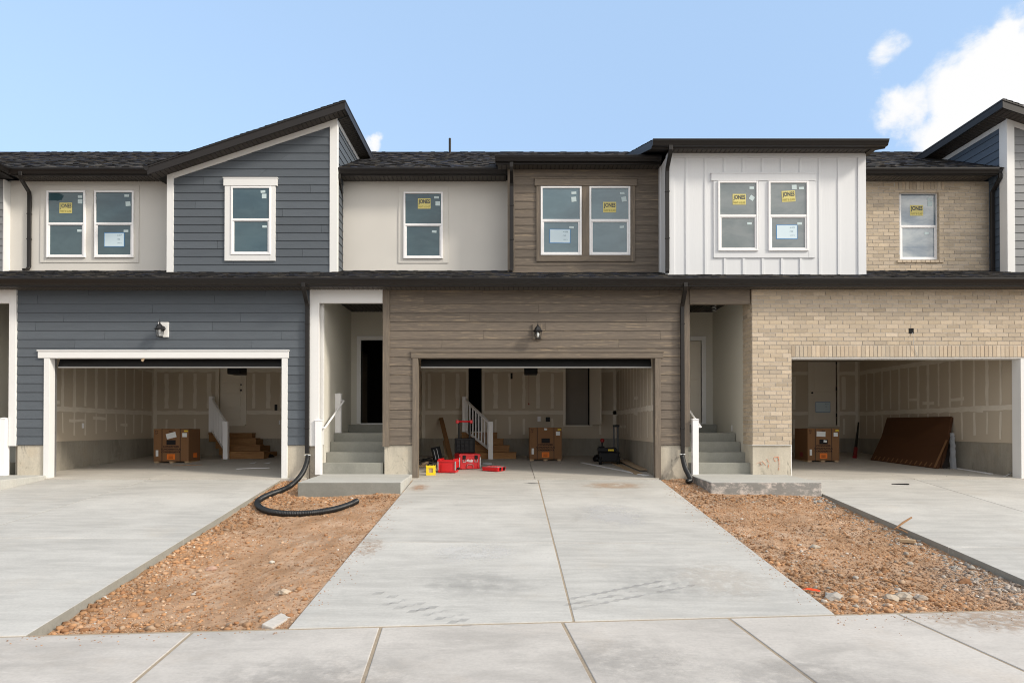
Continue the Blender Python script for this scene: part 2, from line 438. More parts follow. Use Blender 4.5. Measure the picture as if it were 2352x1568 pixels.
def shingles(mb, x0, x1, e, r, expo=.145, xl=None, xr=None, axis='x'):
    """courses of random tabs from eave e=(y,z) to ridge r=(y,z) (or in x when axis='y')"""
    dy, dz = r[0] - e[0], r[1] - e[1]; L = math.hypot(dy, dz); n = max(1, int(L / expo))
    ny, nz = -dz / L, dy / L
    if nz < 0: ny, nz = -ny, -nz
    for k in range(n + 1):
        s0, s1 = k * expo, min((k + 1) * expo + .02, L)
        if s0 >= L: break
        x = x0 - random.uniform(0, .2)
        while x < x1:
            w = random.uniform(.06, .19); a, b = max(x, x0), min(x + w, x1); x += w
            if b - a < .01: continue
            th = random.choice((.006, .006, .013)); t = random.random()
            c = (.95, .92, .88) if t < .40 else ((.50, .50, .55) if t < .70 else ((2.3, 2.05, 1.7) if t < .88 else (.9, 1.05, 1.55)))
            kk = random.uniform(.75, 1.2); c = tuple(q * kk for q in c)
            pb = (e[0] + dy * s0 / L + ny * (th + .004), e[1] + dz * s0 / L + nz * (th + .004)); pt = (e[0] + dy * s1 / L + ny * .002, e[1] + dz * s1 / L + nz * .002)
            pk = (e[0] + dy * s0 / L, e[1] + dz * s0 / L)
            Q = (lambda s_, p: (s_, p[0], p[1])) if axis == 'x' else (lambda s_, p: (p[0], s_, p[1]))
            mb.face([Q(a, pb), Q(b, pb), Q(b, pt), Q(a, pt)], 0, c)
            mb.face([Q(a, pk), Q(b, pk), Q(b, pb), Q(a, pb)], 0, tuple(q * .6 for q in c))
    return mb

GUT = [(0, 0), (-.070, 0), (-.078, .012), (-.095, .050), (-.118, .080), (-.118, .092), (-.127, .097), (-.127, .118), (-.112, .118), (-.112, .104), (0, .104)]
def gutter(mb, x0, x1, yb, zt, h=.122, axis='x', sgn=1):
    k = h / .118
    if axis == 'x': mb.prism([(yb + p[0], zt - h + p[1] * k) for p in GUT], x0, x1, 'x')
    else: mb.prism([(yb + sgn * p[0], zt - h + p[1] * k) for p in GUT], x0, x1, 'y')
    return mb
def soffit(mb, x0, x1, y0, y1, z, pitch=.10):
    x = x0
    while x < x1 - .001:
        b = min(x + pitch, x1)
        mb.box(x + .009, b - .009, y0, y1, z, z + .02); x = b
    mb.box(x0, x1, y0, y1, z + .012, z + .03, col=(.12, .12, .12))  # backing darkened to paint the shade in the grooves
    return mb
def downspout(parent, path, name='downspout', bands=()):
    prof = [(-.036, -.024), (-.014, -.024), (-.010, -.020), (.010, -.020), (.014, -.024), (.036, -.024), (.040, -.02), (.040, .02), (.036, .026), (-.036, .026), (-.040, .02), (-.040, -.02)]
    mb = MB(); mb.sweep(path, prof, ref=(1, 0, 0))
    for p in bands: mb.box(p[0] - .046, p[0] + .046, p[1] - .034, p[1] + .032, p[2] - .012, p[2] + .012)
    return mb.build(name, 'gutter_metal', parent, bevel=.003)

# ------------------------------------------------------------------ windows
def sticker(parent, kind, u0, v0, u1, v1, y, tilt=0.0, num=None):
    p0, p1 = at(u0, v1, y), at(u1, v0, y); cx, cz = (p0.x + p1.x) / 2, (p0.z + p1.z) / 2; w, h = p1.x - p0.x, p1.z - p0.z
    T = Matrix.Translation((cx, 0, cz)) @ Matrix.Rotation(tilt, 4, 'Y'); mb = MB()
    yy = y - .004
    def rect(a0, a1, b0, b1, d, mi): mb.face([tuple(T @ Vector(q)) for q in ((a0, yy - d, b0), (a1, yy - d, b0), (a1, yy - d, b1), (a0, yy - d, b1))], mi)
    ex = T.to_3x3() @ Vector((1, 0, 0)); ez = T.to_3x3() @ Vector((0, 0, 1))
    if kind == 'brand':
        rect(-w / 2, w / 2, -h / 2, h / 2, 0, 0)
        mb.text('JONES', T @ Vector((0, yy - .002, h * .14)), w * .90, h * .52, 1, ex, ez, bold=.032)
        mb.text('PAINT & GLASS', T @ Vector((0, yy - .002, -h * .31)), w * .90, h * .20, 2, ex, ez, bold=.02)
        return mb.build('sticker', ['sticker_yellow', 'sticker_ink', 'sticker_ink_soft'], parent)
    if kind == 'sheet':
        rect(-w / 2 - .012, w / 2 + .012, -h / 2 - .012, h / 2 + .012, 0, 1); rect(-w / 2, w / 2, -h / 2, h / 2, .002, 0)
        mb.text(num[0], T @ Vector((w * .27, yy - .004, h * .33)), w * .24, h * .12, 2, ex, ez)
        mb.text(num[1], T @ Vector((w * .22, yy - .004, h * .04)), w * .16, h * .12, 2, ex, ez)
        mb.text('UNIT 2', T @ Vector((w * .28, yy - .004, -h * .26)), w * .22, h * .07, 2, ex, ez)
        return mb.build('paper_sheet', ['sheet_blue', 'tape_blue', 'sheet_print'], parent)
    rect(-w / 2, w / 2, -h / 2, h / 2, 0, 0)
    return mb.build('paper_sticker', 'paper_tint', parent)

def window(house, u0, u1, v0, v1, y, vm=None, stickers=(), proud=.06, glass='window_glass'):
    a, b = at(u0, v1, y - proud), at(u1, v0, y - proud); x0, x1, z0, z1 = a.x, b.x, a.z, b.z
    zm = Z(vm, y) if vm else (z0 + z1) / 2; yf = y - proud; w = .042
    mb = MB()
    mb.box(x0, x0 + w, yf, yf + .07, z0, z1); mb.box(x1 - w, x1, yf, yf + .07, z0, z1)
    mb.box(x0 + w, x1 - w, yf + .001, yf + .07, z1 - w, z1); mb.box(x0 + w, x1 - w, yf + .001, yf + .07, z0, z0 + w)
    mb.box(x0 + w, x1 - w, yf + .006, yf + .05, zm - .026, zm + .026)
    wo = mb.build('window', 'white_vinyl', house, bevel=.005)
    s = MB(); t = .034; zt = zm - .026
    s.box(x0 + w, x0 + w + t, yf + .016, yf + .05, z0 + w, zt); s.box(x1 - w - t, x1 - w, yf + .016, yf + .05, z0 + w, zt)
    s.box(x0 + w + t, x1 - w - t, yf + .017, yf + .05, z0 + w, z0 + w + t * .8); s.box(x0 + w + t, x1 - w - t, yf + .017, yf + .05, zt - t * .4, zt)
    s.build('sash', 'white_vinyl', wo, bevel=.004)
    p = MB(); p.box(x0 + w - .003, x1 - w + .003, yf + .026, yf + .032, zm + .02, z1 - w + .003); p.build('pane', glass, wo)
    p = MB(); p.box(x0 + w + t - .003, x1 - w - t + .003, yf + .034, yf + .040, z0 + w + .02, zt - .01); p.build('pane', glass, wo)
    vmid = vm or (v0 + v1) / 2
    for st in stickers:
        yy = yf + (.026 if (st[2] + st[4]) / 2 < vmid else .034)
        sticker(wo, st[0], *st[1:5], yy, *(st[5:]))
    return wo

def rect_trim(house, u0, u1, v0, v1, inner, y, mat, mat2, th=.03, name='window_trim', head=None, mull=None):
    """casing boards round a window group: outer px box, inner px list of (u0,u1,v0,v1)"""
    mb = MB(); iu0 = min(i[0] for i in inner); iu1 = max(i[1] for i in inner); iv0 = min(i[2] for i in inner); iv1 = max(i[3] for i in inner)
    xo0, xo1, zo0, zo1 = X(u0, y), X(u1, y), Z(v1, y), Z(v0, y); xi0, xi1, zi0, zi1 = X(iu0, y) + .01, X(iu1, y) - .01, Z(iv1, y) + .01, Z(iv0, y) - .01
    yb = y - .016
    mb.box(xo0, xi0, yb - th, yb + .02, zo0, zi1, 0, rc(.05)); mb.box(xi1, xo1, yb - th, yb + .02, zo0, zi1, 0, rc(.05))
    mb.box(xi0, xi1, yb - th + .002, yb + .02, zo0, zi0, 1, rc(.05))
    if head: mb.box(X(head[0], y), X(head[1], y), yb - th - .012, yb + .02, zi1, zo1, 1, rc(.05)); mb.box(X(head[0], y) - .012, X(head[1], y) + .012, yb - th - .024, yb + .02, zo1, zo1 + .022, 1, rc(.05))
    else: mb.box(xo0, xo1, yb - th + .002, yb + .02, zi1, zo1, 1, rc(.05))
    if mull: mb.box(X(mull[0], y), X(mull[1], y), yb - th + .004, yb + .02, zi0, zi1, 0, rc(.05))
    return mb.build(name, [mat, mat2], house, bevel=.003)

# ------------------------------------------------------------------ the ground
def ye(x): return -7.73 + .0866 * (x + 1.96)           # back edge of the sidewalk
def zc(x, y):                                          # driveway grade
    t = max(0.0, (-.1 - y) / (-.1 - ye(x))); return -.705 * min(t, 1.02) + (.0 if y < 0 else 0)
def zf(y): return .028 + .045 * y                      # garage floor grade

def slab(mb, P, zfun, th=.12, gap=.006, mi=0, n=6, ms=None):
    """quad slab P=[(x,y)*4] counter-clockwise, subdivided along its length"""
    c = Vector((sum(p[0] for p in P) / 4, sum(p[1] for p in P) / 4)); Q = []
    for p in P:
        d = Vector((c.x - p[0], c.y - p[1])); Q.append((p[0] + math.copysign(gap, d.x), p[1] + math.copysign(gap, d.y)))
    col = tuple(random.uniform(0, 1) for _ in range(3)); rows = []
    for k in range(n + 1):
        t = k / n; a = (Q[0][0] + (Q[3][0] - Q[0][0]) * t, Q[0][1] + (Q[3][1] - Q[0][1]) * t); b = (Q[1][0] + (Q[2][0] - Q[1][0]) * t, Q[1][1] + (Q[2][1] - Q[1][1]) * t)
        rows.append((a, b))
    i = len(mb.v)
    for a, b in rows:
        za, zb = zfun(*a), zfun(*b)
        mb.v.extend([(*a, za), (*b, zb), (*b, zb - th), (*a, za - th)])
    def f(*q): mb.f.append(q); mb.m.append(mi); mb.c.append(col)
    def f2(*q): mb.f.append(q); mb.m.append(mi if ms is None else ms); mb.c.append(col)
    for k in range(n):
        o = i + 4 * k; p = o + 4
        f(o, o + 1, p + 1, p); f2(o + 1, o + 2, p + 2, p + 1); f2(o + 3, o, p, p + 3); f(o + 2, o + 3, p + 3, p + 2)
    f(i, i + 3, i + 2, i + 1); e = i + 4 * n; f(e, e + 1, e + 2, e + 3)

mb = MB(); mb.face([(-400, -400, -1.05), (400, -400, -1.05), (400, 400, -1.05), (-400, 400, -1.05)])
tag(mb.build('ground', 'joint_sand'), kind='structure')

EDGE_L = lambda y: -4.66 + (.53) * (-y / 7.93)         # right edge of the left driveway
def driveway(name, polys, bed, label=None):
    mb = MB()
    for P in polys: slab(mb, P[0], zc, .16, P[1], ms=1)
    o = mb.build(name, ['driveway_concrete', 'slab_edge'], bevel=.006); tag(o, kind='structure')
    b = MB(); slab(b, bed, lambda x, y: zc(x, y) - .012, .12, .02); b.build('joint_filler', 'saw_cut', o)
    return o
yT = -.11
ycl = -4.85
driveway('driveway_left', [
    (((-7.37, -4.75), (EDGE_L(-4.75), -4.75), (-4.66, yT), (-7.37, yT)), .004), (((-7.37, ye(-7.37) + .012), (EDGE_L(-7.93), ye(-4.13) + .012), (EDGE_L(-4.75), -4.75), (-7.37, -4.75)), .004),
    (((-9.6, -4.75), (-7.37, -4.75), (-7.37, yT), (-9.6, yT)), .004), (((-9.9, ye(-9.9) + .012), (-7.37, ye(-7.37) + .012), (-7.37, -4.75), (-9.6, -4.75)), .004)],
    ((-9.8, ye(-9.8) + .03), (EDGE_L(-7.93) - .02, ye(-4.13) + .03), (-4.68, yT), (-9.6, yT)))
DC = driveway('driveway_centre', [
    (((-1.96, ycl), (.60, ycl), (.60, yT), (-1.96, yT)), .009), (((.60, ycl), (3.12, ycl), (3.12, yT), (.60, yT)), .009),
    (((-1.96, ye(-1.96) + .012), (.60, ye(.6) + .012), (.60, ycl), (-1.96, ycl)), .009), (((.60, ye(.6) + .012), (3.12, ye(3.12) + .012), (3.12, ycl), (.60, ycl)), .009)],
    ((-1.94, ye(-1.94) + .03), (3.10, ye(3.1) + .03), (3.10, yT), (-1.94, yT)))
b = MB(); slab(b, ((.588, ye(.6) + .02), (.612, ye(.6) + .02), (.612, yT - .01), (.588, yT - .01)), lambda x, y: zc(x, y) - .004, .05, 0); b.build('joint_filler', 'joint_sand', DC)
driveway('driveway_right', [
    (((5.75, -4.95), (8.35, -4.95), (8.35, yT), (5.75, yT)), .004), (((5.72, ye(5.75) + .012), (8.35, ye(8.35) + .012), (8.35, -4.95), (5.75, -4.95)), .004),
    (((8.35, -4.95), (11.2, -4.95), (11.0, yT), (8.35, yT)), .004), (((8.35, ye(8.35) + .012), (11.4, ye(11.4) + .012), (11.2, -4.95), (8.35, -4.95)), .004)],
    ((5.75, ye(5.75) + .03), (11.3, ye(11.3) + .03), (11.0, yT), (5.78, yT)))

# sidewalk: panels square to its own edge
EX = Vector((1, .0866)).normalized(); EY = Vector((.0866, -1)).normalized()
org = Vector((-1.14, ye(-1.14)))
def sw(s, t): p = org + EX * s + EY * t; return (p.x, p.y)
def zs(x, y):
    t = (Vector((x, y)) - org).dot(EY); return -.705 - .022 * t
mb = MB(); fl = MB()
JS = [-1.62 * k for k in range(7, 0, -1)] + [0, 1.64, 3.21, 4.88, 6.5, 8.1, 9.7, 11.3, 12.9]
for a, b in zip(JS[:-1], JS[1:]): slab(mb, (sw(a, 1.85), sw(b, 1.85), sw(b, .0), sw(a, .0)), zs, .14, .0145)
o = mb.build('sidewalk', 'sidewalk_concrete', bevel=.007); tag(o, kind='structure')
slab(fl, (sw(-11.3, 1.84), sw(12.9, 1.84), sw(12.9, -.035), sw(-11.3, -.035)), lambda x, y: zs(x, y) - .007, .1, 0); fl.build('joint_filler', 'joint_sand', o)
mb = MB(); slab(mb, (sw(-14, 2.03), sw(15, 2.03), sw(15, 1.86), sw(-14, 1.86)), lambda x, y: -.755, .3, 0)
tag(mb.build('kerb', 'sidewalk_concrete', bevel=.02), kind='structure')
mb = MB(); slab(mb, (sw(-60, 11), sw(60, 11), sw(60, 2.03), sw(-60, 2.03)), lambda x, y: -.89, .1, 0)
tag(mb.build('road', 'asphalt'), kind='structure')

# bare soil beds
def fbm(x, y, o=4, s=1.0, seed=0):
    a = 1.0; t = 0; 
    for k in range(o): t += a * mnoise.noise(Vector((x * s, y * s, seed + k * 7.3))); s *= 2.05; a *= .52
    return t
def bedfun(side):
    def h(x, y):
        z = zc(x, y)
        if side == 'l':
            xl, xr = EDGE_L(y), -1.96; s = min(1, max(0, (x - xl) / (xr - xl))); z -= .062 * (1 - s) ** 1.2 + .024 + .045 * math.sin(math.pi * s) ** 2
        elif side == 'r':
            s = min(1, max(0, (x - 3.12) / 2.63)); z -= .030 + .050 * s ** 1.5
        else: z -= .1
        near = max(0, min(1, (y + 2.2) / .7)); z += .045 * near * (0 if side == 'o' else max(0, min(1, (x - 3.12) / .35 if side == 'r' else (-1.96 - x) / .35)))
        n = fbm(x, y, 4, 1.1, 3) * .020 + fbm(x, y, 3, 6.5, 9) * .012 + fbm(x, y * .6, 3, 17, 5) * .006 + abs(fbm(x, y, 2, 31, 15)) * .008 - .004
        return z + n
    return h
def soil(name, x0, x1, y0, y1, h, step, kind='structure', keep=None):
    nx, ny = int((x1 - x0) / step) + 1, int((y1 - y0) / step) + 1; V = []; Fq = []; idx = {}
    for j in range(ny):
        for i in range(nx):
            V.append((x0 + (x1 - x0) * i / (nx - 1), y0 + (y1 - y0) * j / (ny - 1)))
    mb = MB()
    mb.v = [(x, y, h(x, y)) for x, y in V]
    for j in range(ny - 1):
        for i in range(nx - 1):
            q = (j * nx + i, j * nx + i + 1, (j + 1) * nx + i + 1, (j + 1) * nx + i)
            if keep and not all(keep(*V[k]) for k in q): continue
            mb.f.append(q); mb.m.append(0); k = 1 + .14 * fbm(V[q[0]][0], V[q[0]][1], 3, 1.7, 21); mb.c.append((k, k, k))
    return tag(mb.build(name, 'dirt', smooth=True), kind=kind)
HL, HR = bedfun('l'), bedfun('r')
soil('dirt_bed_left', -4.75, -1.93, -8.02, .0, HL, .022, keep=lambda x, y: y > ye(x) - .03 and x > EDGE_L(y) - .08)
soil('dirt_bed_right', 3.09, 5.79, -7.55, .0, HR, .022, keep=lambda x, y: y > ye(x) - .03)
HO = lambda x, y: (zc(x, y) if y < 0 else 0) - .2
soil('soil_far_left', -40, -9.9, -9.2, 0, HO, .6, keep=lambda x, y: y > ye(x) - .3)
soil('soil_far_right', 11.0, 40, -7.2, 0, HO, .6, keep=lambda x, y: y > ye(x) - .3)

# gravel and clods: too many to count, one mesh per bed
def ico(sub):
    import bmesh
    bm = bmesh.new(); bmesh.ops.create_icosphere(bm, subdivisions=sub, radius=1)
    V = np.array([v.co[:] for v in bm.verts]); Fc = np.array([[v.index for v in f.verts] for f in bm.faces]); bm.free(); return V, Fc
I1, I2 = ico(1), ico(2)
def rockshape(base, rough):
    V, Fc = base; k = np.array([1 + rough * mnoise.noise(Vector(v) * 1.3 + Vector(rng.uniform(-50, 50, 3))) + rough * .5 * mnoise.noise(Vector(v) * 3.1 + Vector((9, 2, 4))) for v in V])
    return V * k[:, None], Fc
SH_S = [rockshape(I1, .6) for _ in range(10)]; SH_L = [rockshape(I2, .55) for _ in range(12)]
def rotm(a, b, c): return (Matrix.Rotation(a, 3, 'X') @ Matrix.Rotation(b, 3, 'Y') @ Matrix.Rotation(c, 3, 'Z'))
def pcolor():
    t = random.random()
    if t < .60: c = (.43, .238, .122)
    elif t < .74: c = (.32, .165, .083)
    elif t < .90: c = (.50, .35, .235)
    elif t < .985: c = (.45, .275, .16)
    else: c = (.55, .50, .44)
    k = random.uniform(.78, 1.22); return tuple(x * k for x in c)
def scatter(name, pts):
    Vs, Fs, Cs = [], [], []; off = 0
    for (x, y, z, r, col) in pts:
        V, Fc = random.choice(SH_L if r > .016 else SH_S)
        M = np.array(rotm(*[random.uniform(0, 6.28) for _ in range(3)])); sc = np.array((random.uniform(.8, 1.3), random.uniform(.8, 1.2), random.uniform(.55, .85))) * r
        P = (V @ M.T) * sc + np.array((x, y, z + r * random.uniform(-.05, .4)))
        Vs.append(P); Fs.append(Fc + off); off += len(V); Cs.append(np.tile(np.array((*col, 1.0)), (len(Fc) * 3, 1)))
    V = np.concatenate(Vs); Fc = np.concatenate(Fs); C = np.concatenate(Cs).astype(np.float32)
    me = bpy.data.meshes.new(name); me.vertices.add(len(V)); me.vertices.foreach_set('co', V.astype(np.float32).ravel())
    me.loops.add(len(Fc) * 3); me.loops.foreach_set('vertex_index', Fc.astype(np.int32).ravel())
    me.polygons.add(len(Fc)); me.polygons.foreach_set('loop_start', np.arange(0, len(Fc) * 3, 3, dtype=np.int32)); me.update(calc_edges=True); me.validate()
    ca = me.color_attributes.new('Col', 'FLOAT_COLOR', 'CORNER'); ca.data.foreach_set('color', C.ravel()); me.materials.append(MATS['pebble'])
    o = bpy.data.objects.new(name, me); COL.objects.link(o); return tag(o, kind='stuff')
def dusty(x, y, side, c):
    f = max(0, min(1, .5 + 1.3 * fbm(x, y, 3, .9, 77)))          # patches of paler and darker soil
    k = .80 + .35 * f; c = tuple(q * k for q in c)
    g_ = max(0, min(.85, 1.1 - math.hypot((x - 5.4) / .75, (y + 6.2) / .9))) if side == 'r' else 0
    m = (c[0] + c[1] + c[2]) / 3 * 1.35
    return tuple(q * (1 - g_) + w * m * g_ for q, w in zip(c, (1.14, 1.0, .86)))
def bedpts(side, n):
    out = []
    while len(out) < n:
        y = random.uniform(-8.0, -.05)
        if side == 'l':
            xl, xr = EDGE_L(y) + .02, -1.98; x = random.uniform(xl, xr); s = (x - xl) / (xr - xl); inside = y < -1.58 or x < -3.92; h = HL
            d = math.exp(-s * 5.5) + .85 * math.exp(-abs(y + 1.85) * 4) + .8 * math.exp(-abs(y - ye(x)) * 2.6) * (1 - .6 * s) + .28 * math.exp(-(1 - s) * 9) + .10 + .25 * max(0, fbm(x, y, 3, 1.2, 40))
            big = math.exp(-s * 4) + math.exp(-abs(y - ye(x)) * 3) + math.exp(-abs(y + 1.8) * 5)
        else:
            x = random.uniform(3.14, 5.72); s = (x - 3.14) / 2.58; inside = y < -1.60 or x < 3.66; h = HR
            d = .30 + .9 * math.exp(-abs(y - ye(x)) * .9) + .5 * math.exp(-(1 - s) * 5) + .5 * math.exp(-s * 6) + .7 * math.exp(-abs(y + 1.9) * 4) + .4 * max(0, fbm(x, y, 3, 1.2, 40))
            big = 1.1 * math.exp(-abs(y - ye(x)) * .9) + .5 * math.exp(-(1 - s) * 6) + .7 * math.exp(-abs(y + 1.8) * 5) + .3 * math.exp(-s * 7)
        if not inside or y < ye(x) + .02 or random.random() > d: continue
        if random.random() < .66:
            r = random.uniform(.003, .0085); k_ = random.uniform(.8, 1.15); c0 = random.choice(((.43, .255, .145), (.38, .21, .115), (.50, .35, .235)))
            c0 = dusty(x, y, side, c0); out.append((x, y, h(x, y), r, tuple(q_ * k_ for q_ in c0))); continue
        r = .005 * math.exp(random.expovariate(1.9)); r = min(r, .014 + .016 * min(1, big) * random.random())
        if random.random() < .20 * min(1, big): r = random.uniform(.014, .031) * random.uniform(.7, 1.25)
        c = pcolor()
        if side == 'r' and s > .84 and r > .009 and random.random() < .5: k_ = random.uniform(.8, 1.3); c = (.37 * k_, .345 * k_, .31 * k_)
        if side == 'r' and random.random() < .06: k_ = random.uniform(.8, 1.3); c = (.41 * k_, .36 * k_, .30 * k_)
        out.append((x, y, h(x, y), r, dusty(x, y, side, c)))
    return out
scatter('gravel_left', bedpts('l', 22000)); scatter('gravel_right', bedpts('r', 30000))
crumbs = []
for _ in range(1100):   # crumbs spilt over the paving
    t = random.random()
    if t < .25: x = random.uniform(3.0, 7.5); y = ye(x) - abs(random.gauss(0, .22)) - .02; z = zs(x, y)
    elif t < .45: x = 3.10 - abs(random.gauss(0, .10)); y = random.uniform(-7.2, -1); z = zc(x, y)
    elif t < .52: x = random.uniform(-4.2, -1.9); y = ye(x) - abs(random.gauss(0, .12)) - .02; z = zs(x, y)
    elif t < .72: x = -1.94 + abs(random.gauss(0, .14)); y = random.uniform(-7.2, -2); z = zc(x, y)
    elif t < .8: x = random.uniform(3.2, 11); y = random.uniform(-9, -7); z = zs(x, y) if y < ye(x) else -9
    else: x = random.uniform(-9, 11); y = random.uniform(.2, 4); z = zf(y)
    if z < -5: continue
    crumbs.append((x, y, z, random.uniform(.002, .008), pcolor() if y < 0 else random.choice(((.03, .025, .02), (.12, .07, .03), (.6, .58, .55)))))
scatter('soil_crumbs', crumbs)
# stains lying on the slabs
def decal(name, parent, quads, mat, zfun, lift=.004):
    mb = MB()
    for q in quads: mb.face([(x, y, zfun(x, y) + lift) for x, y in q])
    o = mb.build(name, mat, parent); tag(o, kind='stuff') if parent is None else None; return o
def gpt(u, v):
    lo, hi = -9.2, -.1
    for _ in range(40):
        m = (lo + hi) / 2; p = at(u, v, m)
        if p.z > zc(p.x, m): lo = m
        else: hi = m
    return (at(u, v, lo).x, lo)
def chev(lst, w, h, sl): return [[gpt(u - w + sl, v + h), gpt(u + w * .6 + sl, v + h * .8), gpt(u + w, v - h), gpt(u - w * .6, v - h * .8)] for u, v in lst]
decal('tyre_mark', DC, chev([(872 + 31 * i_ + 9 * r_, 1362 + 8.2 * i_ + 12.5 * r_) for r_ in range(3) for i_ in range(7)], 14, 3.8, -6) +
    chev([(1300 + 24 * i_ + 10 * r_, 1402 - 4.7 * i_ - 14 * r_) for r_ in range(3) for i_ in range(13 - 2 * r_)], 11, 3.4, -7), 'tyre_dust', zc)
def soft_patch(name, parent, x0, x1, y0, y1, col, amt, scale, lo, hi, lift=.004, zfun=zc):
    key = name + '_%d' % len(MATS); m, n, l, bs = newmat(key); g = G(n, l)
    tc = n.new('ShaderNodeTexCoord'); d = n.new('ShaderNodeVectorMath'); d.operation = 'DISTANCE'; mp = n.new('ShaderNodeMapping'); mp.inputs['Scale'].default_value = (1, 1, 0)
    l.new(tc.outputs['Generated'], mp.inputs['Vector']); l.new(mp.outputs[0], d.inputs[0]); d.inputs[1].default_value = (.5, .5, 0)
    a = g.noise(g.coord(), scale, 7, .7); f = g.ramp(d.outputs['Value'], .5, .12)
    l.new(g.math('MULTIPLY', g.ramp(g.math('ADD', a, g.math('MULTIPLY', f, .12)), lo, hi, 0, amt), f), bs.inputs['Alpha'])
    bs.inputs['Base Color'].default_value = (*col, 1); bs.inputs['Roughness'].default_value = .9; MATS[key] = m
    mb = MB(); N = 6
    for i in range(N):
        ya, yb_ = y0 + (y1 - y0) * i / N, y0 + (y1 - y0) * (i + 1) / N
        mb.face([(x0, ya, zfun(x0, ya) + lift), (x1, ya, zfun(x1, ya) + lift), (x1, yb_, zfun(x1, yb_) + lift), (x0, yb_, zfun(x0, yb_) + lift)])
    return mb.build(name, key, parent)
soft_patch('rust_stain', DC, 1.2, 2.9, -1.25, -.25, (.50, .33, .20), .45, 4, .40, .66)
soft_patch('rust_stain', DC, -1.95, -1.45, -1.5, -.5, (.50, .30, .18), .5, 6, .40, .66)
soft_patch('dust_patch', DC, -2.08, -1.5, -5.8, -4.4, (.46, .32, .22), .4, 18, .53, .68)
soft_patch('dust_patch', DC, 1.6, 3.1, -7.2, -5.4, (.52, .44, .36), .2, 9, .48, .66)
soft_patch('dark_scuff', DC, -1.3, .6, -7.1, -5.9, (.22, .22, .22), .17, 6, .42, .70)
soft_patch('dark_scuff', DC, .7, 2.6, -7.2, -5.6, (.24, .24, .24), .14, 6, .42, .70)
soft_patch('dark_scuff', DC, .25, .68, -.62, -.42, (.12, .12, .12), .55, 12, .42, .60)
soft_patch('pale_dust', DC, -1.2, .3, -6.0, -4.6, (.68, .67, .65), .6, 3, .44, .66)
soft_patch('pale_dust', DC, .9, 2.4, -4.4, -2.0, (.62, .61, .60), .5, 2.5, .44, .66)
SW = [o_ for o_ in COL.objects if o_.name == 'sidewalk'][0]
soft_patch('dark_scuff', SW, -2.6, -.3, -9.9, -8.1, (.23, .22, .21), .22, 6, .44, .68, zfun=zs)
soft_patch('dark_scuff', SW, .2, 1.7, -9.2, -7.7, (.23, .22, .21), .18, 6, .44, .68, zfun=zs)
soft_patch('dark_scuff', SW, 1.2, 3.0, -9.3, -8.2, (.23, .22, .21), .2, 6, .44, .68, zfun=zs)
soft_patch('dust_patch', SW, 3.3, 6.5, -8.0, -6.9, (.46, .33, .23), .5, 13, .50, .66, zfun=zs)


# ------------------------------------------------------------------ the row of houses
HOUSE = {}
HOUSE['A'] = thing('townhouse', 'townhouse cut off by the left edge, only a white porch frame and grey corner showing', 'townhouse', (-13, 0, 0))
HOUSE['B'] = thing('townhouse', 'townhouse with navy blue lap siding and white trim around its garage', 'townhouse', (-6.5, 0, 0))
HOUSE['C'] = thing('townhouse', 'townhouse clad in brown wood-grain siding with open garage full of red toolboxes', 'townhouse', (.5, 0, 0))
HOUSE['D'] = thing('townhouse', 'townhouse with tan brick garage front and white board-and-batten upper storey', 'townhouse', (8, 0, 0))
HOUSE['E'] = thing('townhouse', 'grey sided townhouse with a steep gable cut off by the right edge', 'townhouse', (13.5, 0, 0))
A, B, C, D, E = (HOUSE[k] for k in 'ABCDE')
LOWX = {'A': (-16, X(41)), 'B': (X(41), X(880)), 'C': (X(880), X(1722)), 'D': (X(1722), 11.4), 'E': (11.4, 16)}
UPX = {'A': (-16, -11.8), 'B': (-11.8, -3.95), 'C': (-3.95, 3.42), 'D': (3.42, 11.38), 'E': (11.38, 16)}
ZS = 3.905                                   # lower soffit
ZGL = Z(637.5, -.527)
ZGM = Z(385, 1.375)                          # main gutter rim
for k, h in HOUSE.items():
    x0, x1 = LOWX[k]
    gutter(MB(), x0 + .0005, x1 - .0005, -.40, ZGL, .108).build('gutter', 'gutter_metal', h)
    MB().box(x0, x1, -.385, -.372, ZS - .012, ZGL - .03).box(x0, x1, -.418, -.3851, ZS - .012, ZS + .012).build('fascia', 'fascia_metal', h, bevel=.003)
    soffit(MB(), x0, x1, -.375, -.004, ZS).build('soffit', 'soffit_metal', h)
    shingles(MB(), x0, x1, (-.50, ZGL + .004), (2.05, ZGL + .004 + .294 * 2.55)).build('lower_roof', 'shingle', h)
    MB().prism([(-.45, ZS + .02), (-.45, ZGL), (2.05, ZGL + .73), (2.05, ZGL + .60), (.1, ZS + .03)], x0, x1, 'x').build('roof_deck', 'soffit_metal', h)
    x0, x1 = UPX[k]
    shingles(MB(), x0, x1, (1.40, ZGM + .006), (6.0, ZGM + .006 + 2.30)).build('roof', 'shingle', h)
    MB().prism([(1.5, ZGM - .13), (1.42, ZGM - .01), (6.0, ZGM + 2.29), (12, ZGM - .6), (12, ZGM - .7), (6.0, ZGM + 2.1)], x0, x1, 'x').build('roof_deck', 'shingle', h)
    MB().box(x0, x1, 11.8, 11.95, -1.0, ZGM - .6).build('rear_wall', 'stucco', h)
MB().box(-16, -15.9, .02, 11.8, -1, ZGM).build('end_wall', 'stucco', A); MB().box(15.9, 16, .02, 11.8, -1, ZGM).build('end_wall', 'stucco', E)

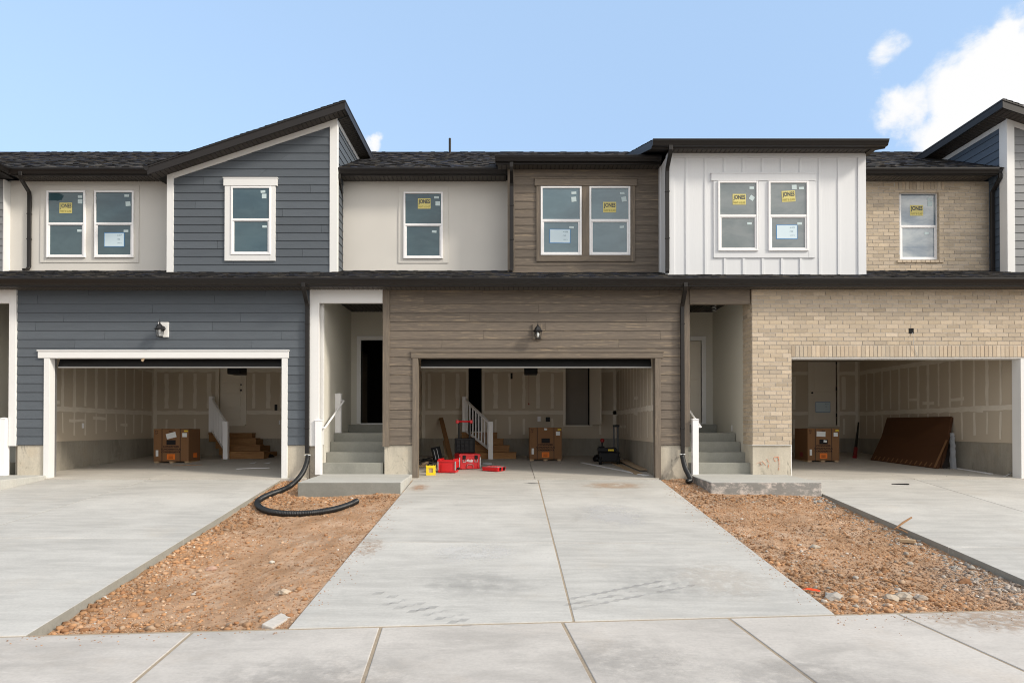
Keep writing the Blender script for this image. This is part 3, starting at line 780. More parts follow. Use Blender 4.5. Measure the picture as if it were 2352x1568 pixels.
def main_eave(h, x0, x1):
    gutter(MB(), x0, x1, 1.50, ZGM, .118).build('gutter', 'gutter_metal', h)
    zf_ = Z(403.5, 1.5); MB().box(x0, x1, 1.515, 1.53, zf_, ZGM - .02).box(x0, x1, 1.475, 1.5149, zf_, zf_ + .028).build('fascia', 'fascia_metal', h, bevel=.003)
    soffit(MB(), x0, x1, 1.53, 1.905, zf_ + .012).build('soffit', 'soffit_metal', h)
    return zf_ + .012
zso = main_eave(B, -11.45, -7.95); main_eave(C, -3.90, -.06); main_eave(D, 7.62, 11.22)

# --- upper walls
def plain_wall(h, x0, x1, y, z0, z1, mat, th=.10, name='wall', axis='x'):
    return MB().box(x0, x1, y, y + th, z0, z1).build(name, mat, h)
plain_wall(B, -11.82, -7.75, 1.90, 4.2, zso + .02, 'stucco'); plain_wall(C, -3.93, .01, 1.90, 4.2, zso + .02, 'stucco')
for h, a, b in ((B, -11.81, -7.78), (C, -3.9, -.02)):
    MB().box(a, b, 1.862, 1.899, 4.5, Z(622.5, 1.87)).build('flashing', 'flashing', h)
# grey corner of the neighbour on the left with its white return
lap(MB(), 4.3, 6.86, 1.72, lambda a, b: [(-16, -11.80, -16, -11.80)], .168).build('siding', 'grey_siding', A)
MB().box(-16, -11.80, 1.73, 1.9, 4.3, 6.86).box(-16, -15.9, .2, 1.9, 4.2, 6.9).build('wall', 'grey_siding', A)
MB().box(-11.80, -11.775, 1.70, 1.90, 4.3, 6.86).build('corner_trim', 'white_trim', A, bevel=.003)
gutter(MB(), .55, 1.50, -11.52, ZGM + .0, .118, 'y', -1).build('gutter', 'gutter_metal', A)
MB().box(-11.56, -11.52, .55, 1.52, ZGM - .14, ZGM - .01).box(-16, -11.56, .55, 1.72, ZGM - .13, ZGM - .11).prism([(-16, ZGM + .2), (-16, ZGM + .9), (-11.5, ZGM + .01), (-11.5, ZGM - .02)], .5, 3.2, 'y').build('eave', 'fascia_metal', A)

# --- navy gable of house B and the grey gable of house E (mirror-wise)
def gable(h, xw, xlow, xpk, xlo_r, zpk, sl, sgn, mat, matside, wsiding=True):
    """xw: tall corner of the front wall, xlow: low corner, xpk/xlo_r: roof edge at the peak / at the low side"""
    yw, yf = 1.35, .95
    top = lambda x: zpk - sl * abs(x - xpk)
    ztop = lambda x: top(x) - .155
    xa, xb = min(xw, xlow), max(xw, xlow)
    def spans(zb, zt):
        def lim(z):    # the wall reaches height z only on the tall side of this x
            d = (zpk - .155 - z) / sl; xs = xpk + (-d if sgn > 0 else d)
            return max(xs, xa) if sgn > 0 else min(xs, xb)
        if sgn > 0: return [(lim(zb), xb, lim(zt), xb)] if lim(zb) < xb - .02 else []
        return [(xa, lim(zb), xa, lim(zt))] if lim(zb) > xa + .02 else []
    z0 = Z(626, 1.35)
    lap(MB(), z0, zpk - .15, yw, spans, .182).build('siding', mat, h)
    P = [(xa, 4.1), (xb, 4.1), (xb, ztop(xb) - .01), (xa, ztop(xa) - .01)]
    MB().prism(P, yw + .004, yw + .10, 'y', col=(.8, .8, .8)).build('wall', mat, h)
    # side wall of the tall side
    xs0, xs1 = (xw - .1, xw) if sgn > 0 else (xw, xw + .1)
    MB().box(xs0, xs1 - .0, yw + .11, 4.0, 4.1, ztop(xw) - .01, col=(.8, .8, .8)).build('side_wall', matside, h)
    lap(MB(), z0, ztop(xw), xw, lambda a, b: [(yw + .12, 4.0, yw + .12, 4.0)], .182, axis='y', sgn=sgn, board=9).build('side_siding', matside, h)
    # white corner boards, frieze following the slope
    t = MB(); w = .15
    c0, c1 = (xw - w, xw + .022) if sgn > 0 else (xw - .022, xw + w)
    t.prism([(c0, z0 - .03), (c1, z0 - .03), (c1, ztop(c1)), (c0, ztop(c0))], yw - .034, yw - .004, 'y')
    s0, s1 = (xw - .002, xw + .023) if sgn > 0 else (xw - .023, xw + .002)
    t.box(s0, s1, yw - .003, yw + (.09 if sgn > 0 else .20), z0 - .03, ztop(xw) - .004)
    l0, l1 = (xlow - .005, xlow + .145) if sgn > 0 else (xlow - .145, xlow + .005)
    t.prism([(l0, z0 - .03), (l1, z0 - .03), (l1, ztop(l1)), (l0, ztop(l0))], yw - .035, yw - .004, 'y')
    f0, f1 = (l1, c0) if sgn > 0 else (c1, l0)
    t.prism([(f0, ztop(f0) - .125), (f1, ztop(f1) - .125), (f1, ztop(f1)), (f0, ztop(f0))], yw - .031, yw - .004, 'y')
    y_ = yw + (.0905 if sgn > 0 else .2005); t.prism([(y_, ztop(xw) - .11), (4.0, ztop(xw) - .11), (4.0, ztop(xw)), (y_, ztop(xw))], s0, s1, 'x')
    t.build('corner_trim', 'white_trim', h, bevel=.003)
    # roof: deck, shingles, fascia boards, soffit
    ra, rb = min(xpk, xlo_r), max(xpk, xlo_r); yb = 4.6
    MB().prism([(ra, top(ra) - .02), (rb, top(rb) - .02), (rb, top(rb) - .13), (ra, top(ra) - .13)], yf + .03, yb, 'y', col=(.12, .12, .12)).build('roof_deck', 'soffit_metal', h)  # deck colour darkened as painted shade between the soffit slats
    e, r = ((xlo_r, top(xlo_r) - .014), (xpk, top(xpk) - .014))
    shingles(MB(), yf - .02, yb, e, r, axis='y').build('roof', 'shingle', h)
    fb = MB(); fb.prism([(ra, top(ra) - .21), (rb, top(rb) - .21), (rb, top(rb) - .05), (ra, top(ra) - .05)], yf, yf + .028, 'y')
    fb.prism([(ra, top(ra) - .05), (rb, top(rb) - .05), (rb, top(rb) - .015), (ra, top(ra) - .015)], yf - .012, yf + .028, 'y')
    p0, p1 = (xpk - .03, xpk + .004) if sgn > 0 else (xpk - .004, xpk + .03)
    fb.box(p0, p1, yf - .004, yb, zpk - .205, zpk - .05).box(p0 - .008, p1 + .008, yf - .013, yb, zpk - .05, zpk - .012)
    fb.build('fascia', 'fascia_metal', h, bevel=.003)
    so = MB(); n = int((rb - ra) / .10)
    for i in range(n):
        a_, b_ = ra + (rb - ra) * i / n + .008, ra + (rb - ra) * (i + 1) / n - .008
        so.prism([(a_, top(a_) - .150), (b_, top(b_) - .150), (b_, top(b_) - .132), (a_, top(a_) - .132)], yf + .028, yw + .01, 'y')
    q0, q1 = (xw, xpk - .03) if sgn > 0 else (xpk + .03, xw); yy = yw + .02
    while yy < yb - .1:
        so.prism([(q0, top(q0) - .150), (q1, top(q1) - .150), (q1, top(q1) - .132), (q0, top(q0) - .132)], yy + .008, yy + .092, 'y'); yy += .10
    so.build('soffit', 'soffit_metal', h)
    if sgn > 0: gutter(MB(), yf - .01, yf + .75, xlo_r + .02, top(xlo_r) - .01, .10, 'y', 1).build('gutter', 'gutter_metal', h)
gable(B, -3.92, -7.77, -3.63, -8.02, 8.345, .333, 1, 'navy_siding', 'navy_siding')
gable(E, 11.37, 15.3, 10.98, 15.6, 8.375, .333, -1, 'grey_siding', 'shaded_side_siding')

# --- white board and batten block (house D) and brown block (house C)
xb0, xb1, yB = X(1535.6, .45), X(1986.8, .45), .45
zB0, zB1 = Z(630.5, .45), Z(352.5, .45)
MB().box(xb0, xb1, yB, yB + .1, 4.0, zB1).box(xb0, xb0 + .1, yB + .1, 2.0, 4.0, zB1).box(xb1 - .1, xb1, yB + .1, 2.0, 4.0, zB1 + .3).build('wall', 'board_panel', D)
mb = MB()
bx = [X(1525.1 + .3516 * z, .45) for z in (148, 272, 397, 520, 645, 770, 893, 1018, 1143)]
wz0, wz1 = Z(593, .45), Z(401, .45)
for i, x in enumerate(bx):
    if 2 <= i <= 6: mb.box(x - .026, x + .026, yB - .018, yB + .004, zB0, wz0); mb.box(x - .026, x + .026, yB - .018, yB + .004, wz1, zB1 - .10)
    else: mb.box(x - .026, x + .026, yB - .018, yB + .004, zB0, zB1 - .10)
mb.build('batten', 'board_panel', D, bevel=.003)
MB().box(xb0 + .12, xb1 - .15, yB - .022, yB + .004, zB1 - .10, zB1).box(xb1 - .15, xb1 + .02, yB - .026, yB + .004, zB0 - .02, zB1).box(xb0 - .02, xb0 + .12, yB - .026, yB + .004, zB0 - .02, zB1) \
    .box(xb0 - .021, xb0 + .001, yB, yB + .15, zB0 - .02, zB1).box(xb0 - .021, xb0 + .001, 1.12, 1.27, zB0 + .1, zB1).build('corner_trim', 'board_panel', D, bevel=.003)
gx0, gx1, zGB = X(1500.5, -.02), X(2044.8, -.02), Z(318.5, -.02)
gutter(MB(), gx0, gx1, .10, zGB, .12).build('gutter', 'gutter_metal', D)
MB().box(gx0 + .01, gx1 - .14, .10, .13, zB1 - .01, zGB - .02).build('fascia', 'fascia_metal', D)
soffit(MB(), xb0 - .02, xb1 + .16, .13, yB + .005, zB1 + .002).build('soffit', 'soffit_metal', D)
rf = lambda y: zGB - .01 + .32 * (y - .05)
MB().prism([(.04, rf(.04) - .02), (.04, rf(.04)), (4.6, rf(4.6)), (4.6, rf(4.6) - .16), (.14, rf(.14) - .16)], gx0, gx1, 'x').prism([(.14, rf(.14) - .15), (yB + .1, rf(.14) - .15), (2.4, rf(2.4) - .16)], xb1, gx1 - .14, 'x').build('roof_deck', 'fascia_metal', D)
shingles(MB(), gx0 - .01, gx1 + .01, (.02, rf(.02) + .004), (4.6, rf(4.6) + .004)).build('dormer_roof', 'shingle', D)

cx0, cx1, yC = X(1168, 1.3), 3.415, 1.30
zC0, zC1 = Z(627.5, 1.3), Z(389.4, 1.3)
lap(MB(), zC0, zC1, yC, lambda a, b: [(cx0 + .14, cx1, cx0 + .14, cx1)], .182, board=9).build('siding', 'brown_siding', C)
MB().box(cx0, cx1, yC + .004, yC + .1, 4.1, zC1, col=(.6, .6, .6)).box(cx0, cx0 + .1, yC + .1, 2.0, 4.1, zC1, col=(.7, .7, .7)).build('wall', 'brown_trim', C)
MB().box(cx0 - .02, cx0 + .138, yC - .03, yC + .003, zC0 - .02, zC1).box(cx0 - .021, cx0 + .001, yC + .003, yC + .14, zC0 - .02, zC1).build('corner_trim', 'brown_trim', C, bevel=.003)
zGC = Z(355.5, .873)
gutter(MB(), X(1137.4, .9), 3.39, 1.0, zGC, .12).build('gutter', 'gutter_metal', C)
MB().box(X(1137.4, .9) + .01, 3.39, 1.0, 1.03, zC1 - .004, zGC - .02).build('fascia', 'fascia_metal', C)
soffit(MB(), cx0 - .25, 3.39, 1.03, yC + .005, zC1 + .002).build('soffit', 'soffit_metal', C)
rg = lambda y: zGC - .01 + .32 * (y - .95)
MB().prism([(.94, rg(.94) - .02), (.94, rg(.94)), (3.6, rg(3.6)), (3.6, rg(3.6) - .14), (1.04, rg(1.04) - .14)], X(1137.4, .9), 3.39, 'x').build('roof_deck', 'fascia_metal', C)
shingles(MB(), X(1137.4, .9) - .01, 3.39, (.92, rg(.92) + .004), (3.6, rg(3.6) + .004)).build('dormer_roof', 'shingle', C)

# --- upper brick of house D, with a real opening for its window
yK = 1.90; kx0, kx1 = 7.62, X(2272.5, 1.9); kz0, kz1 = Z(624.5, 1.9), Z(417, 1.9)
ox0, ox1, oz0, oz1 = X(2066.6, 1.9), X(2158, 1.9), Z(597.5, 1.9), Z(441, 1.9)
spn = lambda zm: [(kx0, ox0), (ox1, kx1)] if oz0 < zm < oz1 else [(kx0, kx1)]
mb = MB(); bricks(mb, kz0, kz1 - .20, spn, yK)
bricks(mb, kz1 - .20, kz1, lambda z: [(kx0, ox0 - .10), (ox1 + .12, kx1)], yK, off=1); soldiers(mb, ox0 - .10, ox1 + .12, kz1 - .20, kz1, yK)
for zc_ in np.arange(oz0, oz1, .0852): 
    k = random.gauss(1, .08); mb.box(ox1 - .004, ox1 + .02, yK - .004, yK + .10, zc_, zc_ + .075, 0, (k, k, k))
x = ox0 - .06
while x < ox1 + .1:
    k = random.gauss(1, .07); mb.box(x, x + .10, yK - .035, yK + .05, oz0 - .062, oz0 - .004, 0, (k, k, k)); x += .11
mb.build('brickwork', 'brick', D, bevel=.002, seg=1)
MB().box(kx0, ox0, yK, yK + .1, 4.2, kz1).box(ox1, kx1, yK, yK + .1, 4.2, kz1).box(ox0, ox1, yK, yK + .1, oz1, kz1).box(ox0, ox1, yK, yK + .1, 4.2, oz0).build('wall', 'mortar', D)
MB().box(kx0 + .02, kx1 - .02, yK - .045, yK - .011, 4.5, kz0 + .004).build('flashing', 'flashing', D)

# --- windows upstairs
S2 = 1 / 2.613 * .91875
def zz(z, o): return (o[0] + z / 2.613) * .91875
def st(kind, o, x0, y0, x1, y1, *r): return (kind, (o[0] + x0 / 2.613) * .91875, (o[1] + y0 / 2.613) * .91875, (o[0] + x1 / 2.613) * .91875, (o[1] + y1 / 2.613) * .91875, *r)
q1, q2, q3 = (0, 200), (820, 200), (1660, 200)
rect_trim(B, 92.5, 319, 426, 603, [(105, 195, 438, 591), (215, 306.6, 438, 591)], 1.9, 'stucco', 'stucco', .004, mull=(196, 214))
window(B, 105, 195, 437.6, 591, 1.9, 515, [st('brand', q1, 389, 802, 472, 870), st('p', q1, 509, 755, 538, 771), st('p', q1, 509, 780, 539, 808), st('p', q1, 505, 977, 536, 992)])
window(B, 215, 306.6, 437.6, 591, 1.9, 515, [st('p', q1, 813, 748, 844, 764), st('p', q1, 821, 794, 853, 824, -.1), st('p', q1, 808, 979, 839, 994), st('sheet', q1, 684, 1001, 810, 1086, 0, ('417', '/35'))])
rect_trim(B, 517, 633, 411.6, 600, [(529, 622, 427.4, 584.6)], 1.35, 'white_trim', 'white_trim_flat', .03, head=(514.5, 637.5))
window(B, 529, 622, 427.4, 584.6, 1.35, 506, [st('p', q1, 1703, 722, 1734, 738, -.1), st('p', q1, 1711, 744, 1741, 774), st('p', q1, 1714, 950, 1745, 965)])
rect_trim(C, 915, 1029.4, 428.8, 604.6, [(926.4, 1017, 440.4, 593.4)], 1.9, 'stucco', 'stucco', .004)
window(C, 926.4, 1017, 440.4, 593.4, 1.9, 517.4, [st('brand', q2, 587, 774, 670, 841), st('p', q2, 694, 760, 724, 775), st('p', q2, 702, 793, 732, 821), st('p', q2, 679, 983, 709, 998, .08)])
rect_trim(C, 1232, 1458, 413, 601, [(1242, 1336, 427.4, 585.6), (1354, 1447.8, 427.4, 585.6)], 1.3, 'brown_trim', 'brown_trim_flat', .03, head=(1228, 1462), mull=(1337, 1353))
window(C, 1242, 1336, 427.4, 585.6, 1.3, 507.5, [st('p', q2, 1590, 730, 1622, 746, -.06), st('p', q2, 1590, 764, 1622, 796, -.1), st('p', q2, 1575, 956, 1606, 970, .05), st('sheet', q2, 1451, 978, 1580, 1063, .01, ('418', '/35'))], glass='window_glass_blue')
window(C, 1354, 1447.8, 427.4, 585.6, 1.3, 507.5, [st('brand', q2, 1797, 797, 1882, 866), st('p', q2, 1907, 733, 1937, 748, -.08), st('p', q2, 1917, 763, 1949, 795, -.15), st('p', q2, 1905, 953, 1934, 968, -.06)], glass='window_glass_blue')
rect_trim(D, 1638.7, 1871.4, 400, 592.7, [(1650, 1742, 415.2, 575.8), (1766, 1857.4, 415.2, 575.8)], .45, 'board_panel', 'board_panel', .012, head=(1633.4, 1873), mull=(1743, 1765))
window(D, 1650, 1742, 415.2, 575.8, .45, 497.5, [st('brand', q3, 448, 745, 534, 815), st('p', q3, 558, 697, 588, 713), st('p', q3, 558, 756, 589, 786, .6), st('p', q3, 543, 930, 573, 945)], glass='window_glass_grey')
window(D, 1766, 1857.4, 415.2, 575.8, .45, 497.5, [st('brand', q3, 769, 724, 857, 796, -.05), st('p', q3, 834, 685, 866, 715, -.05), st('p', q3, 881, 699, 914, 715, -.04), st('p', q3, 870, 930, 901, 946, -.05), st('sheet', q3, 737, 950, 867, 1036, 0, ('419', '/35'))], glass='window_glass_grey')
window(D, 2066.6, 2154, 442, 596.5, 1.99, 520, [st('brand', q3, 1607, 818, 1692, 887), st('p', q3, 1719, 770, 1748, 787, -.08), st('p', q3, 1721, 793, 1752, 824, -.04), st('p', q3, 1701, 994, 1731, 1010)], proud=.02, glass='window_glass_cloud')

# --- downspouts upstairs
def upper_ds(h, u_top, v_top, u, v_bot, y_g, y_w, tilt=0):
    xt, xb = X(u_top, y_g), X(u, y_w - .05); zt = Z(v_top, y_g); zb = Z(v_bot, y_w - .06); yw = y_w - .055
    P = [(xt, y_g, zt), (xt, y_g, zt - .10), (xt + (xb - xt) * .15, y_g + .03, zt - .16), (xb - (xb - xt) * .1, yw - .03, zt - .34), (xb, yw, zt - .42), (xb, yw, zb + .10), (xb - .01, yw - .03, zb + .03), (xb - .035, yw - .13, zb + .0)]
    return downspout(h, P, bands=[(xb, yw, zt - .85), (xb, yw, zb + .75)])
upper_ds(B, 45, 393, 66.5, 622, 1.43, 1.9); upper_ds(C, 778, 400, 783, 622, 1.43, 1.9)
upper_ds(C, 1174.5, 373, 1175.5, 626, .93, 1.3); upper_ds(D, 1541, 333, 1533, 628, .05, .45)
xd = X(2288, 1.6); downspout(D, [(xd, 1.45, ZGM - .1), (xd, 1.45, ZGM - .2), (xd, 1.70, ZGM - .45), (xd, 1.70, 4.75), (xd - .05, 1.6, 4.62), (xd - .12, 1.5, 4.58)])

# --- lower fronts
ZF = Z(1021.5); ZL = ZS + .012
ODT = Z(822.5)
def front_siding(h, u0, u1, o0, o1, mat, ztrim):
    a, b, p, q = X(u0), X(u1), X(o0) - .02, X(o1) + .02
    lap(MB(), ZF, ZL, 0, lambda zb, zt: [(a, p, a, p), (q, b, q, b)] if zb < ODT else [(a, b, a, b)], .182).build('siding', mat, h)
front_siding(B, 41, 712, 117.5, 648.7, 'navy_siding', 0)
front_siding(C, 895.6, 1567, 961, 1503.6, 'brown_siding', 0)
for h, u0, u1, o0, o1 in ((B, 41, 712, 117.5, 648.7), (C, 881, 1582, 961, 1503.6)):
    MB().box(X(u0), X(o0) - .01, .004, .12, ZF, 3.96, col=(.6, .6, .6)).box(X(o1) + .01, X(u1), .004, .12, ZF, 3.96, col=(.6, .6, .6)).box(X(o0) - .01, X(o1) + .01, .004, .12, ODT + .03, 3.96, col=(.6, .6, .6)).build('front_wall', 'brown_trim', h)
    MB().box(X(u0) + (.02 if h is C else 0), X(o0) - .11, .012, .14, -1.0, ZF - .004).build('foundation', 'foundation', h, bevel=.006)
    MB().box(X(o1) + .11, X(u1) - .01, .012, .14, -1.0, ZF - .004).build('foundation', 'foundation', h, bevel=.006)
def garage_trim(h, o0, o1, jw, head, v_top, mat, mat2, zb):
    t = MB(); xl, xr = X(o0), X(o1)
    t.box(xl - jw, xl, -.038, .13, zb, ODT, 0, rc(.05)); t.box(xr, xr + jw, -.038, .13, zb, ODT, 0, rc(.05))
    zt = Z(v_top); t.box(X(head[0]), X(head[1]), -.046, .004, ODT, zt - .025, 1, rc(.05)); t.box(xl, xr, .004, .13, ODT - .0005, ODT + .03, 1); t.box(X(head[0]) - .015, X(head[1]) + .015, -.062, .004, zt - .025, zt, 1)
    return t.build('garage_trim', [mat, mat2], h, bevel=.004)
garage_trim(B, 117.5, 648.7, .118, (91, 664.5), 804, 'white_trim', 'white_trim_flat', .015)
garage_trim(C, 961, 1503.6, .118, (945, 1522), 806.5, 'brown_trim', 'brown_trim_flat', .01)
cb = MB(); cb.box(X(879.7), X(895.4), -.032, .003, ZF - .03, ZL, 0, rc(.06)).box(X(879.7), X(879.7) + .03, .003, .2, ZF - .03, ZL, 0).box(X(1566.5), X(1583), -.032, .003, ZF - .03, ZL, 0, rc(.06)).box(X(1583) - .03, X(1583), .003, .14, ZF - .03, ZL)
cb.build('corner_trim', 'brown_trim', C, bevel=.003)

# --- porches
def porch(h, xs, xo, side, yb, door_u, zsill, dark):
    """xs: side wall the camera sees, xo: hidden opposite wall; side=+1 when the seen wall is on the right"""
    w0, w1 = (xs, xs + .13) if side > 0 else (xs - .13, xs)
    MB().box(w0, w1, .18, yb, .2, 3.96).build('porch_wall', 'stucco_porch', h)
    o0, o1 = (xo - .1, xo) if side > 0 else (xo, xo + .1)
    MB().box(o0, o1, .15, yb, -.3, 3.96).build('porch_wall', 'stucco_porch', h)
    a, b = min(xs, xo), max(xs, xo)
    d0, d1 = door_u; zt = zsill + 2.05
    MB().box(a, d0, yb, yb + .12, .2, 3.96).box(d1, b, yb, yb + .12, .2, 3.96).box(d0, d1, yb, yb + .12, zt, 3.96).box(a, b, yb - .01, yb + .1, .2, zsill - .002).build('porch_wall', 'stucco_porch', h)
    so = MB(); soffit(so, a, b, .0, yb, ZS).build('porch_ceiling', 'gutter_metal', h)
    f = MB(); f.box(d0 - .10, d0, yb - .03, yb + .13, zsill, zt + .10).box(d1, d1 + .10, yb - .03, yb + .13, zsill, zt + .10).box(d0, d1, yb - .031, yb + .13, zt, zt + .10).box(d0 - .02, d1 + .02, yb - .05, yb + .1, zsill - .02, zsill + .012)
    f.box(a + .02, d0 - .10, yb - .018, yb + .01, zt + .28, zt + .43) if d0 - a > .3 else None
    f.build('door_frame', 'white_trim', h, bevel=.004)
    if dark:
        v = MB(); v.box(d0 - .4, d1 + .2, yb + .12, yb + 2.5, zsill - .1, zt + .2, skip='f'); me = v.build('dark_hallway', 'unlit_black', h)  # black box walls paint the unlit hallway's darkness
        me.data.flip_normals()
    else:
        dd = MB(); dd.box(d0, d1, yb + .05, yb + .09, zsill, zt)
        for z0_, z1_ in ((.22, .92), (1.08, 1.90)):
            w = (d1 - d0) / 2
            for k in range(2): dd.box(d0 + w * k + .09, d0 + w * (k + 1) - .06, yb + .042, yb + .06, zsill + z0_, zsill + z1_)
        dd.build('front_door', 'door_paint', h, bevel=.006)
porch(B, -3.868, X(880) + .0, -1, 2.55, (X(829.6, 2.55), X(829.6, 2.55) + .915), 1.16, True)
MB().box(-3.93, -3.86, .10, .18, ZF, 3.9).build('corner_trim', 'white_trim', B, bevel=.003)
MB().box(X(713), X(734.5), -.05, .03, ZF - .02, Z(664)).box(X(734.5), X(879.5), -.05, .03, Z(696.8), Z(664)).build('porch_frame', 'white_trim', B, bevel=.004)
MB().box(X(712), -4.0, .03, .2, -1, ZF).box(-4.0, -3.87, .03, 2.5, -.3, .4).build('foundation', 'foundation', B)
porch(C, X(1708.7, .45), X(1583), 1, 2.6, (X(1611, 2.6) - .915, X(1611, 2.6)), 1.16, False)
MB().box(X(1583), X(1720.5), -.055, .05, Z(699.3), Z(664)).build('porch_lintel', 'brown_trim_flat', C, bevel=.004)
# coil of spare cable under the porch ceiling, and an outlet cover
pts = [(X(1640, .9) + .045 * math.cos(a), .9 + .045 * math.sin(a), Z(706, .9) + .10 - .021 * a / 2) for a in np.arange(0, 6 * math.pi, .35)]
tag(MB().tube(pts, .008, 6).build('cable_coil', 'plastic_film'), 'loose grey coil of cable hanging from the porch ceiling beside the brick', 'cable')
MB().box(5.012, 5.024, 1.15, 1.22, .98, 1.12).build('outlet_cover', 'white_vinyl', C, bevel=.003)
# sliver of the porch on the far left
porch(A, -11.56, -10.30, -1, 2.55, (-11.3, -10.42), 1.16, True)
MB().box(X(25), X(40.8), -.05, .03, ZF - .02, Z(664)).box(-11.9, X(25), -.05, .03, Z(697), Z(664)).build('porch_frame', 'white_trim', A, bevel=.004)
lap(MB(), ZF, ZL, 0, lambda a, b: [(-16, -11.9, -16, -11.9)]).build('siding', 'grey_siding', A); MB().box(-16, -11.9, .004, .12, -1, 3.96).build('front_wall', 'grey_siding', A)
lap(MB(), ZF, ZL, 0, lambda a, b: [(11.5, 16, 11.5, 16)]).build('siding', 'grey_siding', E); MB().box(11.4, 16, .004, .12, -1, 3.96).build('front_wall', 'grey_siding', E)

# --- brick front of house D
yD = -.08; bx0, bx1 = X(1727.3, yD), X(1817, yD); dx1 = X(2342.6, yD); dt = Z(823.8, yD)
zb0, zb1 = Z(1020.5, yD), Z(664, yD); zs0 = Z(819.5, yD); zs1 = Z(793, yD)
spn = lambda zm: [(bx0, bx1), (dx1 + .12, 11.39)] if zm < dt else ([(bx0, bx1), (dx1 + .12, 11.39)] if zm < zs1 else [(bx0, 11.39)])
mb = MB(); bricks(mb, zb0, zb1, spn, yD); soldiers(mb, bx1, dx1 + .12, zs0, zs1, yD)
bricks(mb, zb0, zb1, lambda z: [(yD + .012, .44)], bx0, axis='y', off=1)
mb.build('brickwork', 'brick', D, bevel=.002, seg=1)
MB().box(bx0, bx1, yD, .05, zb0 - .02, zb1 + .02).box(dx1 + .12, 11.39, yD, .05, zb0 - .02, zb1 + .02).box(bx1, dx1 + .12, yD, .05, zs0 - .03, zb1 + .02).box(bx0, bx0 + .12, .05, .45, zb0 - .02, zb1 + .02).build('wall', 'mortar', D)
MB().box(bx0 + .1, bx1 - .02, .05, .14, zb0, zb1).box(bx1 - .02, dx1 + .12, .05, .14, dt + .05, zb1).box(dx1 + .12, 11.39, .05, .14, zb0, zb1).build('front_wall', 'drywall', D)
MB().box(bx1 - .05, bx1 + .012, yD + .02, .15, .02, dt).box(dx1, dx1 + .13, yD - .01, .15, .02, dt).box(bx1, dx1 + .13, yD + .025, .15, dt - .0, dt + .045).build('garage_trim', 'white_trim', D, bevel=.003)
fd = MB(); fd.box(bx0 + .005, bx1 - .005, yD + .01, .14, -.9, zb0 - .014).box(bx0 + .006, bx0 + .12, .14, .46, -.9, zb0 - .014)
MB().box(dx1 + .13, 11.39, yD + .01, .14, -.9, zb0 - .014).build('foundation', 'foundation', D)
fo = fd.build('foundation', 'foundation', D, bevel=.006)
MB().box(bx0 - .012, bx1 - .0, yD - .018, .05, zb0 - .022, zb0 - .002).build('sill_strip', 'mortar', D, bevel=.003)
# orange builder's paint on the concrete
yp = yD + .006; P = lambda u, v: (X(u, yp), yp, Z(v, yp)); sc = MB()
S3 = lambda x, y: P((1660 + x / 2.613) * .91875, (680 + y / 2.613) * .91875)
for L in ([(600, 1250), (640, 1235), (660, 1260)], [(668, 1220), (682, 1245), (676, 1280)], [(715, 1210), (740, 1205), (745, 1225), (722, 1235), (712, 1215)], [(745, 1205), (748, 1250), (745, 1292)], [(625, 1240), (632, 1265)]):
    sc.tube([S3(*p) for p in L], .008, 6, ref=(0, 1, 0))
sc.build('spray_mark', 'spray_paint', fo)
# wiring hole in the brick, its darkness painted as a black plate
hx, hz = X(2092, yD), Z(760, yD)
MB().box(hx - .05, hx + .05, yD - .014, yD - .008, hz - .055, hz + .055).build('wiring_hole', 'unlit_black', D)
MB().tube([(hx + .01, yD - .02, hz - .03), (hx + .015, yD - .05, hz - .12), (hx + .03, yD - .04, hz - .28), (hx + .07, yD - .025, hz - .40), (hx + .13, yD - .02, hz - .52)], .004, 6).build('cable', 'plastic_film', D)

# --- ground floor downspouts
def lower_ds(h, u_top, u, v_end):
    xt, xb = X(u_top, -.46), X(u, -.05); zt = ZGL - .10
    P = [(xt, -.46, zt + .02), (xt, -.46, zt - .06), (xt + (xb - xt) * .1, -.42, zt - .12), (xb - (xb - xt) * .05, -.12, zt - .32), (xb, -.07, zt - .40), (xb, -.07, Z(v_end, -.07))]
    return downspout(h, P, bands=[(xb, -.07, zt - .75), (xb, -.07, 1.05)])
lower_ds(B, 697, 706.8, 1041); lower_ds(C, 1574.8, 1566.5, 1043)

